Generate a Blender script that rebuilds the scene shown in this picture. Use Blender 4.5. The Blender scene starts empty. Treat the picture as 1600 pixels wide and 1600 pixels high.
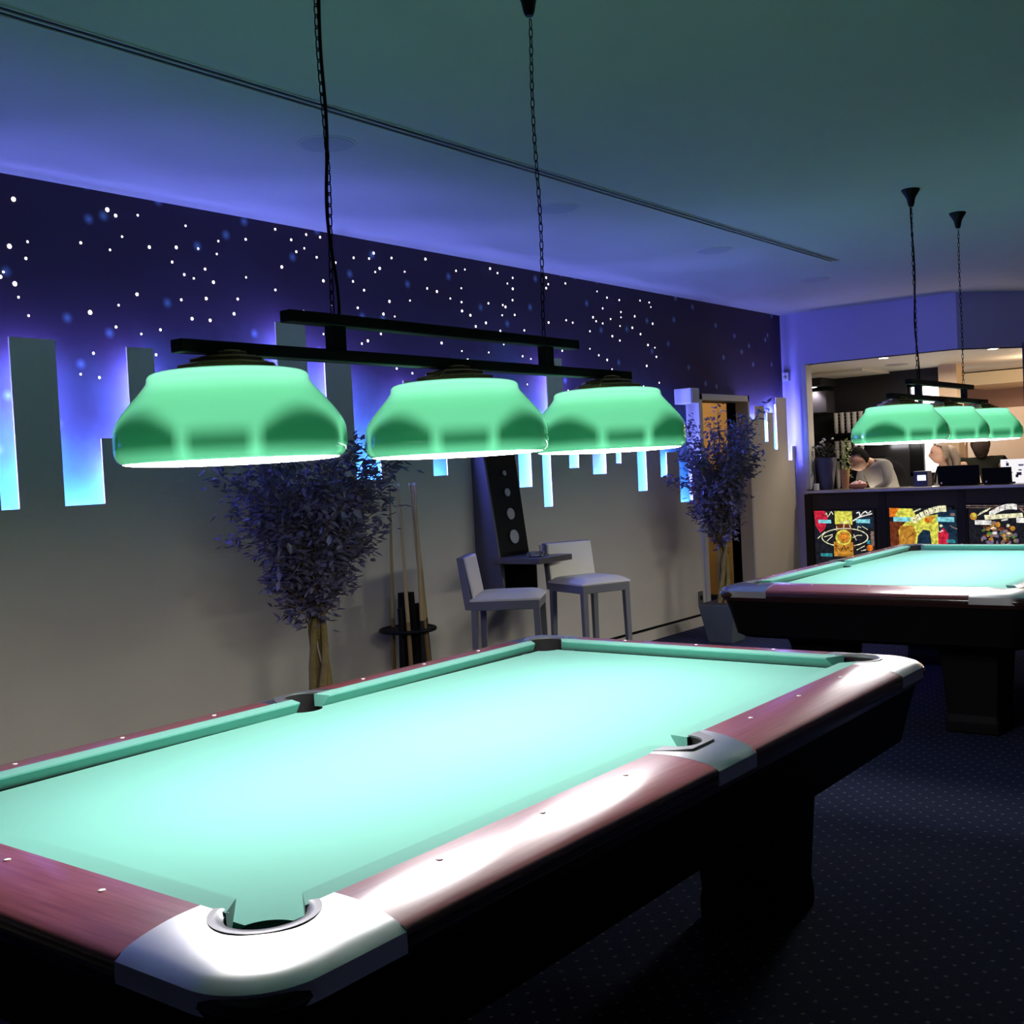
import bpy, bmesh, math, random
from mathutils import Vector, Matrix, Quaternion, noise

C = bpy.context.scene.collection
S = bpy.context.scene
PI = math.pi
rnd = random.Random(7)

# ------------------------------------------------------------------ camera
cam_d = bpy.data.cameras.new('camera'); cam = bpy.data.objects.new('camera', cam_d); C.objects.link(cam)
cam_d.sensor_width = 36.0; cam_d.lens = 39.992; cam_d.clip_start = 0.05
RT = Vector((0.6099, -0.7909, -0.0504)); UP = Vector((0.0585, -0.0185, 0.9981)); FW = Vector((0.7904, 0.6117, -0.0350))
cam.matrix_world = Matrix(((RT.x, UP.x, -FW.x, -3.7351), (RT.y, UP.y, -FW.y, -2.1119), (RT.z, UP.z, -FW.z, 1.4945), (0, 0, 0, 1)))
S.camera = cam

# ------------------------------------------------------------------ world, exposure
w = bpy.data.worlds.new('world'); S.world = w; w.use_nodes = True
w.node_tree.nodes['Background'].inputs[0].default_value = (0.05, 0.05, 0.07, 1)
w.node_tree.nodes['Background'].inputs[1].default_value = 0.05
S.view_settings.view_transform = 'Standard'; S.view_settings.look = 'None'
S.view_settings.exposure = 0.0; S.view_settings.gamma = 1.0
S.view_settings.use_curve_mapping = False
S.cycles.use_denoising = True
S.cycles.max_bounces = 6; S.cycles.diffuse_bounces = 4; S.cycles.glossy_bounces = 3
S.cycles.transmission_bounces = 4; S.cycles.caustics_reflective = False; S.cycles.caustics_refractive = False
S.cycles.sample_clamp_indirect = 4.0

# light levels (everything that shines)
L_DIFF = 34.0      # diffusers under the table lamps
L_BULB = 2.4      # bulbs inside the shades (W)
L_TUBE = 150.0      # blue tubes behind the skyline panel
H = 3.02           # ceiling
YW = 3.03          # mural wall
YP = 2.91          # front of the skyline panel
XF = 7.75          # bar wall

# ------------------------------------------------------------------ materials
def M(name, col=(.5, .5, .5), rough=.5, metal=0., coat=0., emit=None, es=0., spec=.5, bump=None, var=None, sheen=0.):
    m = bpy.data.materials.new(name); m.use_nodes = True
    nt = m.node_tree; b = nt.nodes['Principled BSDF']
    b.inputs['Base Color'].default_value = (*col, 1); b.inputs['Roughness'].default_value = rough
    b.inputs['Metallic'].default_value = metal; b.inputs['Coat Weight'].default_value = coat
    b.inputs['Coat Roughness'].default_value = .06
    b.inputs['Specular IOR Level'].default_value = spec
    if sheen: b.inputs['Sheen Weight'].default_value = sheen
    if emit: b.inputs['Emission Color'].default_value = (*emit, 1); b.inputs['Emission Strength'].default_value = es
    tc = nt.nodes.new('ShaderNodeTexCoord')
    if var:   # (scale, amount)
        n = nt.nodes.new('ShaderNodeTexNoise'); n.inputs['Scale'].default_value = var[0]; n.inputs['Detail'].default_value = 4
        nt.links.new(tc.outputs['Object'], n.inputs['Vector'])
        r = nt.nodes.new('ShaderNodeMapRange'); r.inputs[3].default_value = 1 - var[1]; r.inputs[4].default_value = 1 + var[1]
        nt.links.new(n.outputs['Fac'], r.inputs[0])
        mx = nt.nodes.new('ShaderNodeVectorMath'); mx.operation = 'SCALE'; mx.inputs[0].default_value = col
        nt.links.new(r.outputs[0], mx.inputs['Scale']); nt.links.new(mx.outputs[0], b.inputs['Base Color'])
    if bump:  # (scale, strength)
        n = nt.nodes.new('ShaderNodeTexNoise'); n.inputs['Scale'].default_value = bump[0]; n.inputs['Detail'].default_value = 3
        nt.links.new(tc.outputs['Object'], n.inputs['Vector'])
        bp = nt.nodes.new('ShaderNodeBump'); bp.inputs['Strength'].default_value = bump[1]; bp.inputs['Distance'].default_value = .01
        nt.links.new(n.outputs['Fac'], bp.inputs['Height']); nt.links.new(bp.outputs[0], b.inputs['Normal'])
    return m

def EM(name, col, s):
    m = bpy.data.materials.new(name); m.use_nodes = True; nt = m.node_tree
    for n in list(nt.nodes): nt.nodes.remove(n)
    e = nt.nodes.new('ShaderNodeEmission'); e.inputs[0].default_value = (*col, 1); e.inputs[1].default_value = s
    o = nt.nodes.new('ShaderNodeOutputMaterial'); nt.links.new(e.outputs[0], o.inputs[0]); return m

m_ceil = M('ceiling_paint', (.42, .43, .43), .9, var=(3, .04), bump=(60, .08))
m_wall = M('warm_grey_paint', (.70, .63, .50), .8, var=(2, .06), bump=(90, .1))
m_unseen = M('deep_blue_paint', (.06, .06, .10), .8)  # unseen walls, coloured dark so they bounce less light
m_blue_wall = M('blue_lit_white_paint', (.50, .43, .70), .85, var=(2, .05))  # white paint with the tubes' blue light mixed into its colour
m_dark_wall = M('dark_brown_paint', (.018, .018, .022), .8, var=(5, .15))
m_cloth = M('green_billiard_cloth', (.115, .385, .305), .85, spec=.35, bump=(900, .12), sheen=.25)
m_mahog = None
m_black = M('black_lacquer', (.004, .004, .004), .5, spec=.15)
m_blackmetal = M('black_metal', (.004, .003, .004), .5, spec=.2)
m_cast = M('polished_aluminium', (.86, .86, .85), .28, 1.0, bump=(14, .05))
m_liner = M('grey_metal_liner', (.32, .32, .32), .3, .7)
m_void = M('pocket_black', (.004, .004, .004), .9)
m_dot = M('pearl_inlay', (.9, .9, .88), .2, emit=None)
m_brass = M('polished_brass', (.80, .46, .22), .24, 1.0)
m_diff = EM('lamp_diffuser_glow', (1.0, .97, .97), L_DIFF)
m_lampwhite = M('white_reflector', (.8, .8, .8), .7)
m_cream = M('cream_leather', (.82, .76, .62), .45, bump=(60, .15))
m_frame = M('grey_lacquered_wood', (.17, .17, .18), .4)
m_bark = M('pale_bark', (.22, .16, .05), .8, var=(30, .35), bump=(40, .6))
m_leaf = M('dusky_leaf', (.155, .14, .225), .5, var=(9, .4))
m_soil = M('soil', (.05, .035, .02), .95, bump=(60, .8))
m_pot = M('slate_planter', (.10, .12, .12), .35, var=(6, .2))
m_cue = M('ash_cue_wood', (.50, .36, .14), .35, coat=.4)
m_tip = M('cue_tip', (.75, .8, .7), .5)
m_butt = M('black_cue_butt', (.012, .012, .012), .3, coat=.4)
m_white = M('white_plastic', (.75, .74, .72), .4)
m_glass = M('clear_glass', (.9, .93, .95), .03, spec=.8); m_glass.node_tree.nodes['Principled BSDF'].inputs['Transmission Weight'].default_value = .95
m_tube = EM('blue_tube_glow', (.19, .21, 1.0), L_TUBE)
m_trim = M('white_trim', (.52, .50, .47), .5)
m_skin = M('skin', (.50, .29, .2), .5)
m_hair = M('dark_hair', (.004, .0035, .003), .85, spec=.08, bump=(60, .4))
m_blonde = M('ash_blonde_hair', (.28, .22, .17), .5, bump=(60, .6))
m_brownhair = M('brown_hair', (.04, .026, .02), .8, spec=.1, bump=(60, .6))
m_shirt = M('grey_shirt', (.20, .19, .175), .8, bump=(20, .3))
m_vest = M('black_vest', (.006, .006, .007), .9, spec=.05)
m_dark_cloth = M('dark_jersey', (.016, .017, .012), .9, spec=.1, bump=(20, .3))
m_laptop = M('black_screen_back', (.005, .005, .005), .7, spec=.1)

def wood_mat():
    m = M('mahogany_laminate', (.2, .04, .03), .35, coat=1.0); nt = m.node_tree; b = nt.nodes['Principled BSDF']
    b.inputs['Coat Roughness'].default_value = .2
    tc = nt.nodes.new('ShaderNodeTexCoord'); mp = nt.nodes.new('ShaderNodeMapping'); mp.inputs['Scale'].default_value = (2.5, 60, 60)
    n = nt.nodes.new('ShaderNodeTexNoise'); n.inputs['Scale'].default_value = 2.0; n.inputs['Detail'].default_value = 5
    r = nt.nodes.new('ShaderNodeValToRGB'); r.color_ramp.elements[0].position = .3; r.color_ramp.elements[1].position = .75
    r.color_ramp.elements[0].color = (.20, .045, .05, 1); r.color_ramp.elements[1].color = (.34, .10, .10, 1)
    nt.links.new(tc.outputs['Object'], mp.inputs[0]); nt.links.new(mp.outputs[0], n.inputs['Vector'])
    nt.links.new(n.outputs['Fac'], r.inputs[0]); nt.links.new(r.outputs[0], b.inputs['Base Color'])
    return m
m_mahog = wood_mat()

def carpet_mat():
    m = M('navy_dotted_carpet', (.02, .025, .07), .95, bump=(400, .5), spec=.1); nt = m.node_tree; b = nt.nodes['Principled BSDF']
    N = nt.nodes.new; Lk = nt.links.new
    tc = N('ShaderNodeTexCoord')
    def dots(off, sc, r0):
        a = N('ShaderNodeVectorMath'); a.operation = 'ADD'; a.inputs[1].default_value = off
        s = N('ShaderNodeVectorMath'); s.operation = 'SCALE'; s.inputs['Scale'].default_value = sc
        f = N('ShaderNodeVectorMath'); f.operation = 'FRACTION'
        c = N('ShaderNodeVectorMath'); c.operation = 'SUBTRACT'; c.inputs[1].default_value = (.5, .5, 0)
        z = N('ShaderNodeVectorMath'); z.operation = 'MULTIPLY'; z.inputs[1].default_value = (1, 1, 0)
        l = N('ShaderNodeVectorMath'); l.operation = 'LENGTH'
        t = N('ShaderNodeMath'); t.operation = 'LESS_THAN'; t.inputs[1].default_value = r0
        Lk(tc.outputs['Object'], a.inputs[0]); Lk(a.outputs[0], s.inputs[0]); Lk(s.outputs[0], f.inputs[0]); Lk(f.outputs[0], c.inputs[0])
        Lk(c.outputs[0], z.inputs[0]); Lk(z.outputs[0], l.inputs[0]); Lk(l.outputs['Value'], t.inputs[0]); return t
    d1 = dots((0, 0, 0), 12., .075); d2 = dots((.5 / 12, .5 / 12, 0), 12., .075)
    mx = N('ShaderNodeMath'); mx.operation = 'MAXIMUM'; Lk(d1.outputs[0], mx.inputs[0]); Lk(d2.outputs[0], mx.inputs[1])
    n = N('ShaderNodeTexNoise'); n.inputs['Scale'].default_value = 160; Lk(tc.outputs['Object'], n.inputs['Vector'])
    r = N('ShaderNodeValToRGB'); r.color_ramp.elements[0].position = .3; r.color_ramp.elements[1].position = .7
    r.color_ramp.elements[0].color = (.014, .018, .042, 1); r.color_ramp.elements[1].color = (.034, .042, .088, 1)
    Lk(n.outputs['Fac'], r.inputs[0])
    c = N('ShaderNodeMix'); c.data_type = 'RGBA'; c.inputs[7].default_value = (.15, .16, .18, 1)
    Lk(mx.outputs[0], c.inputs[0]); Lk(r.outputs[0], c.inputs[6]); Lk(c.outputs[2], b.inputs['Base Color'])
    return m
m_carpet = carpet_mat()

def mural_mat():   # painted night sky: violet black high, cyan low paints in tube glow, soft stars
    m = M('painted_night_sky', (.1, .1, .3), .85); nt = m.node_tree; b = nt.nodes['Principled BSDF']
    N = nt.nodes.new; Lk = nt.links.new
    tc = N('ShaderNodeTexCoord'); sp = N('ShaderNodeSeparateXYZ'); Lk(tc.outputs['Object'], sp.inputs[0])
    n = N('ShaderNodeTexNoise'); n.inputs['Scale'].default_value = .9; n.inputs['Detail'].default_value = 5; n.inputs['Roughness'].default_value = .55
    Lk(tc.outputs['Object'], n.inputs['Vector'])
    k = N('ShaderNodeMath'); k.operation = 'MULTIPLY_ADD'; k.inputs[1].default_value = 1.5; Lk(n.outputs['Fac'], k.inputs[0]); Lk(sp.outputs[2], k.inputs[2])
    r = N('ShaderNodeMapRange'); r.inputs[1].default_value = 2.3; r.inputs[2].default_value = 3.4; Lk(k.outputs[0], r.inputs[0])
    cr = N('ShaderNodeValToRGB'); e = cr.color_ramp.elements
    e[0].position = 0; e[0].color = (.10, .44, .48, 1); e[1].position = 1; e[1].color = (.045, .022, .055, 1)
    x = e.new(.34); x.color = (.09, .115, .20, 1); x = e.new(.6); x.color = (.065, .036, .09, 1)
    Lk(r.outputs[0], cr.inputs[0])
    v = N('ShaderNodeTexVoronoi'); v.voronoi_dimensions = '2D'; v.inputs['Scale'].default_value = 2.7; cb_ = N('ShaderNodeCombineXYZ'); Lk(sp.outputs[0], cb_.inputs[0]); Lk(sp.outputs[2], cb_.inputs[1]); Lk(cb_.outputs[0], v.inputs['Vector'])
    vr = N('ShaderNodeMapRange'); vr.inputs[1].default_value = .0; vr.inputs[2].default_value = .10; vr.inputs[3].default_value = .85; vr.inputs[4].default_value = 0
    Lk(v.outputs['Distance'], vr.inputs[0])
    pw = N('ShaderNodeMath'); pw.operation = 'POWER'; pw.inputs[1].default_value = 1.6; Lk(vr.outputs[0], pw.inputs[0])
    mx = N('ShaderNodeMix'); mx.data_type = 'RGBA'; mx.inputs[7].default_value = (.35, .55, .95, 1)
    Lk(pw.outputs[0], mx.inputs[0]); Lk(cr.outputs[0], mx.inputs[6]); Lk(mx.outputs[2], b.inputs['Base Color'])
    return m
m_mural = mural_mat()

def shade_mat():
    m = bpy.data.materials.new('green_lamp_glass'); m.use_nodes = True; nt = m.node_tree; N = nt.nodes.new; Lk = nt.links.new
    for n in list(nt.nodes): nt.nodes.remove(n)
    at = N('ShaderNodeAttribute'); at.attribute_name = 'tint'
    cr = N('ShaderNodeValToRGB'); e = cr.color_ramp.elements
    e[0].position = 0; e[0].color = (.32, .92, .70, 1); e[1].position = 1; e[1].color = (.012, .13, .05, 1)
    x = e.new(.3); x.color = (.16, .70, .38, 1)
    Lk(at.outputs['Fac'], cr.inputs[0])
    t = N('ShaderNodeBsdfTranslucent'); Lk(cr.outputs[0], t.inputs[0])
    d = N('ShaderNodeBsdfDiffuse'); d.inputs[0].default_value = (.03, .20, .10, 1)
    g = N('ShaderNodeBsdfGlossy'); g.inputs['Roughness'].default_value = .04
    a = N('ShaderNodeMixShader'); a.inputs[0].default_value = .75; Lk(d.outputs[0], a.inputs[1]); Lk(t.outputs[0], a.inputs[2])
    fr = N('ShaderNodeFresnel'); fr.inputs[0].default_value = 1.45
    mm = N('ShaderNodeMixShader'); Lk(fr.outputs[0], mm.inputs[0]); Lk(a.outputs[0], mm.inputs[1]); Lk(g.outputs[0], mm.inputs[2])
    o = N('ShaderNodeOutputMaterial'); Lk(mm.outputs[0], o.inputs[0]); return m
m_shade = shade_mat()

# ------------------------------------------------------------------ mesh builder
class B:
    def __init__(s): s.v = []; s.f = []; s.m = []
    def face(s, ids, m=0): s.f.append(tuple(ids)); s.m.append(m)
    def add(s, vs, fs, m=0):
        o = len(s.v); s.v += [tuple(x) for x in vs]
        for f in fs: s.f.append(tuple(i + o for i in f)); s.m.append(m)
        return s
    def box(s, x0, x1, y0, y1, z0, z1, m=0):
        return s.add([(x, y, z) for z in (z0, z1) for y in (y0, y1) for x in (x0, x1)],
                     [(0, 2, 3, 1), (4, 5, 7, 6), (0, 1, 5, 4), (2, 6, 7, 3), (0, 4, 6, 2), (1, 3, 7, 5)], m)
    def hexa(s, b4, t4, m=0):  # bottom quad ccw, top quad ccw
        return s.add(list(b4) + list(t4), [(3, 2, 1, 0), (4, 5, 6, 7), (0, 1, 5, 4), (1, 2, 6, 5), (2, 3, 7, 6), (3, 0, 4, 7)], m)
    def prism(s, poly, z0, z1, m=0, axis=2):
        def P(a, b, h): return (a, b, h) if axis == 2 else ((a, h, b) if axis == 1 else (h, a, b))
        n = len(poly); vs = [P(a, b, z0) for a, b in poly] + [P(a, b, z1) for a, b in poly]
        fs = [tuple(range(n - 1, -1, -1)), tuple(range(n, 2 * n))] + [(i, (i + 1) % n, n + (i + 1) % n, n + i) for i in range(n)]
        return s.add(vs, fs, m)
    def lathe(s, prof, n=32, c=(0, 0, 0), m=0, caps=True, rf=None):
        vs = []
        for r, z in prof:
            for i in range(n):
                a = 2 * PI * i / n; rr = r * (rf(a, z) if rf else 1)
                vs.append((c[0] + rr * math.cos(a), c[1] + rr * math.sin(a), c[2] + z))
        fs = []
        for k in range(len(prof) - 1):
            for i in range(n):
                j = (i + 1) % n; fs.append((k * n + i, k * n + j, (k + 1) * n + j, (k + 1) * n + i))
        if caps:
            fs.append(tuple(range(n - 1, -1, -1))); k = len(prof) - 1; fs.append(tuple(k * n + i for i in range(n)))
        return s.add(vs, fs, m)
    def tube(s, pts, r, n=8, m=0, close=False):
        pts = [Vector(p) for p in pts]; rs = r if isinstance(r, (list, tuple)) else [r] * len(pts)
        vs = []; up = None
        for i, p in enumerate(pts):
            if close: d = pts[(i + 1) % len(pts)] - pts[i - 1]
            else: d = pts[min(i + 1, len(pts) - 1)] - pts[max(i - 1, 0)]
            d.normalize()
            if up is None: up = Vector((0, 0, 1)) if abs(d.z) < .9 else Vector((1, 0, 0))
            x = up.cross(d)
            if x.length < 1e-5: x = Vector((1, 0, 0)).cross(d)
            x.normalize(); y = d.cross(x); up = y
            for k in range(n):
                a = 2 * PI * k / n; vs.append(p + rs[i] * (x * math.cos(a) + y * math.sin(a)))
        L = len(pts); fs = []
        for i in range(L if close else L - 1):
            for k in range(n):
                q = (k + 1) % n; i2 = (i + 1) % L
                fs.append((i * n + k, i * n + q, i2 * n + q, i2 * n + k))
        if not close: fs += [tuple(range(n - 1, -1, -1)), tuple((L - 1) * n + k for k in range(n))]
        return s.add(vs, fs, m)
    def ball(s, c, r, n=16, k=10, m=0):
        r = r if isinstance(r, (tuple, list)) else (r, r, r); vs = [(c[0], c[1], c[2] - r[2])]
        for i in range(1, k):
            t = PI * i / k
            for j in range(n):
                a = 2 * PI * j / n
                vs.append((c[0] + r[0] * math.sin(t) * math.cos(a), c[1] + r[1] * math.sin(t) * math.sin(a), c[2] - r[2] * math.cos(t)))
        vs.append((c[0], c[1], c[2] + r[2])); e = len(vs) - 1; fs = []
        for j in range(n): fs.append((0, 1 + (j + 1) % n, 1 + j)); fs.append((e, e - n + j, e - n + (j + 1) % n))
        for i in range(k - 2):
            for j in range(n):
                q = (j + 1) % n; fs.append((1 + i * n + j, 1 + i * n + q, 1 + (i + 1) * n + q, 1 + (i + 1) * n + j))
        return s.add(vs, fs, m)
    def obj(s, name, mats, parent=None, smooth=False, bevel=0, loc=None, auto=True):
        me = bpy.data.meshes.new(name); me.from_pydata(s.v, [], s.f)
        for mt in (mats if isinstance(mats, (list, tuple)) else [mats]): me.materials.append(mt)
        me.polygons.foreach_set('material_index', s.m)
        if smooth: me.polygons.foreach_set('use_smooth', [True] * len(s.f))
        me.validate(); me.update()
        o = bpy.data.objects.new(name, me); C.objects.link(o)
        if parent: o.parent = parent
        if loc: o.location = loc
        if bevel:
            b = o.modifiers.new('bevel', 'BEVEL'); b.width = bevel; b.segments = 2; b.limit_method = 'ANGLE'
        if smooth and auto:
            try: me.set_sharp_from_angle(angle=math.radians(38))
            except Exception: pass
        return o

def tag(o, label, cat, group=None, kind=None):
    o['label'] = label; o['category'] = cat
    if group: o['group'] = group
    if kind: o['kind'] = kind
    return o
def thing(name, label, cat, loc=(0, 0, 0), rz=0, group=None):
    o = bpy.data.objects.new(name, None); C.objects.link(o); o.location = loc; o.rotation_euler = (0, 0, rz); o.empty_display_size = .1
    return tag(o, label, cat, group)
def struct(o): o['kind'] = 'structure'; return o
def dup(root, loc, rz=None, label=None, group=None):
    r = root.copy(); C.objects.link(r); r.location = loc
    if rz is not None: r.rotation_euler = (0, 0, rz)
    if label: r['label'] = label
    if group: r['group'] = group
    for ch in list(root.children):
        c = ch.copy(); C.objects.link(c); c.parent = r
        for g in list(ch.children):
            d = g.copy(); C.objects.link(d); d.parent = c
    return r
def light(name, kind, loc, energy, col, size=.2, rot=None, parent=None, spot=None, size_y=None):
    l = bpy.data.lights.new(name, kind); l.energy = energy; l.color = col
    if kind == 'POINT': l.shadow_soft_size = size
    if kind == 'AREA':
        l.size = size
        if size_y: l.shape = 'RECTANGLE'; l.size_y = size_y
    if kind == 'SPOT': l.spot_size = spot; l.spot_blend = .6; l.shadow_soft_size = size
    o = bpy.data.objects.new(name, l); C.objects.link(o); o.location = loc
    if rot: o.rotation_euler = rot
    if parent: o.parent = parent
    return o

# ------------------------------------------------------------------ room shell
X0, Y0 = -6.5, -5.0
XB = 10.0   # back of the bar
struct(B().box(X0, 13.2, Y0, YW + .1, -.1, 0).obj('floor', m_carpet))
struct(B().box(X0, 13.2, Y0, 5.2, H, H + .1).obj('ceiling', m_ceil))
struct(B().box(X0 - .1, X0, Y0, YW + .1, 0, H).obj('wall_back', m_unseen))
struct(B().box(X0 - .1, 13.2, Y0 - .1, Y0, 0, H).obj('wall_right', m_unseen))
# mural wall with the doorway hole (x 5.68..6.62, z..2.07)
D0, D1, DZ = 5.68, 6.62, 2.07
mw = B().box(X0, D0, YW, YW + .1, 0, H).box(D1, XF + .1, YW, YW + .1, 0, H).box(D0, D1, YW, YW + .1, DZ, H)
struct(mw.obj('wall_left', m_mural))
# skyline panel in front of it, one continuous cut sheet built of columns (x0, x1, bottom of solid, top)
cols = [(X0, -2.9, 2.1), (-2.9, -2.3, 1.6), (-2.3, -1.62, 2.3), (-1.62, -1.3, 1.44), (-1.3, -1.05, 2.0), (-1.05, -.962, 1.438), (-.962, -.733, 2.234),
        (-.733, -.518, 1.44), (-.518, -.345, 1.763), (-.345, -.187, 2.222), (-.187, .637, 1.72), (.637, .862, 2.42), (.862, 1.002, 1.8),
        (1.002, 1.219, 2.286), (1.219, 1.437, 1.491), (1.437, 1.68, 1.78), (1.68, 1.84, 2.119), (1.84, 1.928, 1.75), (1.928, 2.071, 1.496),
        (2.071, 2.861, 1.76), (2.861, 3.016, 1.38), (3.016, 3.156, 1.80), (3.156, 3.264, 1.221), (3.264, 3.47, 2.345), (3.47, 3.509, 1.7),
        (3.509, 3.64, 1.503), (3.64, 3.835, 1.75), (3.835, 4.031, 1.444), (4.031, 4.183, 1.8), (4.183, 4.261, 1.522), (4.261, 4.513, 1.83),
        (4.513, 4.659, 1.28), (4.659, 4.896, 1.8), (4.896, 5.007, 1.387), (5.007, 5.225, 1.60), (5.225, 5.449, 1.149), (5.449, 5.60, 1.45)]
cols2 = [(6.66, 6.80, 1.9), (6.80, 7.012, 2.035), (7.012, 7.085, 1.674), (7.085, 7.225, 1.97), (7.225, 7.305, 1.593), (7.305, 7.56, 2.13),
         (7.56, 7.655, 1.472), (7.655, 7.745, 1.62)]
def skyline(cl, name, zlo):
    pts = [(cl[0][0], zlo)]
    for a, b_, z in cl: pts += [(a, z), (b_, z)]
    pts.append((cl[-1][1], zlo)); n = len(pts); PT = .008
    b = B(); vs = [(x, YP, z) for x, z in pts] + [(x, YP + PT, z) for x, z in pts]
    fs = [(i, (i + 1) % n, n + (i + 1) % n, n + i) for i in range(n)]
    b.add(vs, fs)
    # front and back as column quads
    for a, c, z in cl:
        b.add([(a, YP, zlo), (c, YP, zlo), (c, YP, z), (a, YP, z)], [(0, 1, 2, 3)])
        b.add([(a, YP + PT, zlo), (c, YP + PT, zlo), (c, YP + PT, z), (a, YP + PT, z)], [(3, 2, 1, 0)])
    return b.obj(name, m_wall)
o = skyline(cols, 'wall_panel_left', 0.0); struct(o)
o = skyline(cols2, 'wall_panel_right', 0.0); struct(o)
# dark groove of the skirting and the skirting board
struct(B().box(X0, 5.6, YP - .004, YP, .092, .112).obj('trim_1', m_black))
struct(B().box(X0, 5.6, YP - .012, YP, 0, .09).obj('baseboard_left', m_wall))
# vertical tubes and low tubes hidden in the gap
YT = 2.972
def tube_light(p0, p1):
    o = B().tube([p0, p1], .012, 6).obj('tube_light', m_tube)
    tag(o, 'slim blue tube light glowing in the gap behind the cut skyline panel', 'tube light', 'blue tube lights behind the skyline panel')
def vt(x, z0, z1): tube_light((x, YT, z0), (x, YT, z1))
def ht(x0, x1, z): tube_light((x0, YT, z), (x1, YT, z))
for cl in (cols[1:], cols2):
    for i, (c0, c1, zc) in enumerate(cl):
        lo = min([k[2] for k in cl[max(0, i - 1):i + 2]])
        sh_ = .062 * (c0 + 3.73) / 5.02
        if c0 > 7.6: continue
        if zc > lo + .08:                       # a raised piece: one upright tube behind it
            vt(min(c0 + sh_ + .5 * (c1 - c0), 7.43), max(lo - .08, 1.15), zc - .07)
            if c1 - c0 > .5: vt(c1 + sh_ - .06, max(lo - .08, 1.15), zc - .07)
        elif zc == lo:                          # the foot of a notch: one level tube below its edge
            ht(c0 + sh_ * .3, c1 + sh_, zc - .06)
for x_ in (6.95, 7.2, 7.45): vt(x_, 1.30, 1.55)  # further unseen tubes, added to throw more blue on the bar header
# doorway: frame, jambs, room behind
fr = B().box(D0 - .07, D0, YP - .015, YW + .1, 0, DZ + .06).box(D1, D1 + .04, YP - .015, YW + .1, 0, DZ + .06).box(D0 - .07, D1 + .04, YP - .015, YW + .1, DZ, DZ + .06)
struct(fr.obj('door_1', m_trim, bevel=.003))
m_warm = M('warm_cream_paint', (.62, .42, .2), .8)
back = B().box(5.2, 8.2, 4.8, 4.9, 1.35, 2.6).box(5.2, 8.2, 4.78, 4.9, 0, 1.35, 1).box(5.1, 5.2, YW + .1, 4.9, 0, 2.6).box(7.75, 7.85, YW + .1, 4.9, 0, 2.6)
struct(back.obj('wall_hallway', [m_warm, M('dark_brown_wainscot', (.06, .03, .012), .6)]))
lampw = thing('wall_light', 'bright cream fan-shaped light glowing on the wall inside the far doorway', 'wall light', (6.85, 4.74, 1.93))
B().prism([(-.12, -.1), (.1, -.1), (.22, .14), (-.12, .14)], -.03, .03, axis=1).obj('shade', EM('hall_light_glow', (1, .78, .42), 5.0), lampw)
B().box(-.04, .04, -.02, .06, -.16, -.09).obj('bracket', m_brass, lampw)
light('hall_bulb', 'POINT', (6.7, 4.3, 2.3), 22, (1, .7, .35), .1)
# bar wall: strip at the left, header with a bend, soffit, jamb
HB = 2.475
struct(B().box(XF, XF + .12, 2.80, YW + .1, 0, H).obj('wall_far', m_blue_wall))
hd = B().box(XF, XF + .12, 1.2, 2.80, HB, H)
dx, dy = math.cos(math.radians(-40)), math.sin(math.radians(-40))
P0 = Vector((XF, 1.2)); P1 = P0 + Vector((dx, dy)) * 3.2; nn = Vector((-dy, dx)) * .12
hd.hexa([(P0.x, P0.y, HB), (P1.x, P1.y, HB), (P1.x + nn.x, P1.y + nn.y, HB), (P0.x + nn.x, P0.y + nn.y, HB)],
        [(P0.x, P0.y, H), (P1.x, P1.y, H), (P1.x + nn.x, P1.y + nn.y, H), (P0.x + nn.x, P0.y + nn.y, H)])
struct(hd.obj('wall_header', m_blue_wall))
m_soffit = M('cream_soffit_paint', (.62, .58, .50), .7)
struct(B().add([(XF - .001, 5.2, HB), (13.1, 5.2, HB), (13.1, -4.9, HB), (10.2, -.855, HB), (XF - .001, 1.2, HB)], [(0, 1, 2, 3, 4)])
       .add([(XF + .1, 5.2, HB + .02), (13.1, 5.2, HB + .02), (13.1, -4.9, HB + .02), (10.2, -.7, HB + .02), (XF + .1, 1.25, HB + .02)], [(4, 3, 2, 1, 0)]).obj('ceiling_bar', m_soffit))
struct(B().box(XF - .012, XF + .14, 2.755, 2.805, 1.15, HB).obj('trim_2', m_trim, bevel=.004))
struct(B().box(XF + .1, XB + .1, 4.4, 4.5, 0, HB).obj('wall_bar_left', m_dark_wall))
# dark back wall of the bar up to the pillar, opening beyond
struct(B().box(XB, XB + .1, 2.46, 4.5, 0, HB).box(XB, XB + .1, 2.005, 2.46, 0, 1.2).box(XB, XB + .1, 2.005, 2.46, 2.32, HB).obj('wall_bar_back', m_dark_wall))
m_pink = M('dusty_pink_paint', (.42, .26, .22), .8); m_pale = M('pale_peach_paint', (.75, .58, .43), .8)
struct(B().box(12.9, 13.0, -5, 5, 0, H).obj('wall_lounge', m_pink))
struct(B().box(10.3, 10.38, -.6, 1.86, 0, 1.955).obj('wall_partition', m_pale))
struct(B().box(XF + .02, XF + .10, .52, .618, 1.16, HB).obj('trim_3', M('dark_red_brown_wood', (.05, .02, .018), .5)))

# linear slot diffuser in the ceiling
tr = B().box(-3.2, 4.97, 1.262, 1.268, H - .006, H).box(-3.2, 4.97, 1.332, 1.338, H - .006, H).box(-3.2, 4.97, 1.296, 1.304, H - .006, H)
tr.box(-3.2, 4.97, 1.268, 1.296, H - .001, H, 1).box(-3.2, 4.97, 1.304, 1.332, H - .001, H, 1)
struct(tr.obj('trim_4', [m_trim, m_black]))

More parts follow.
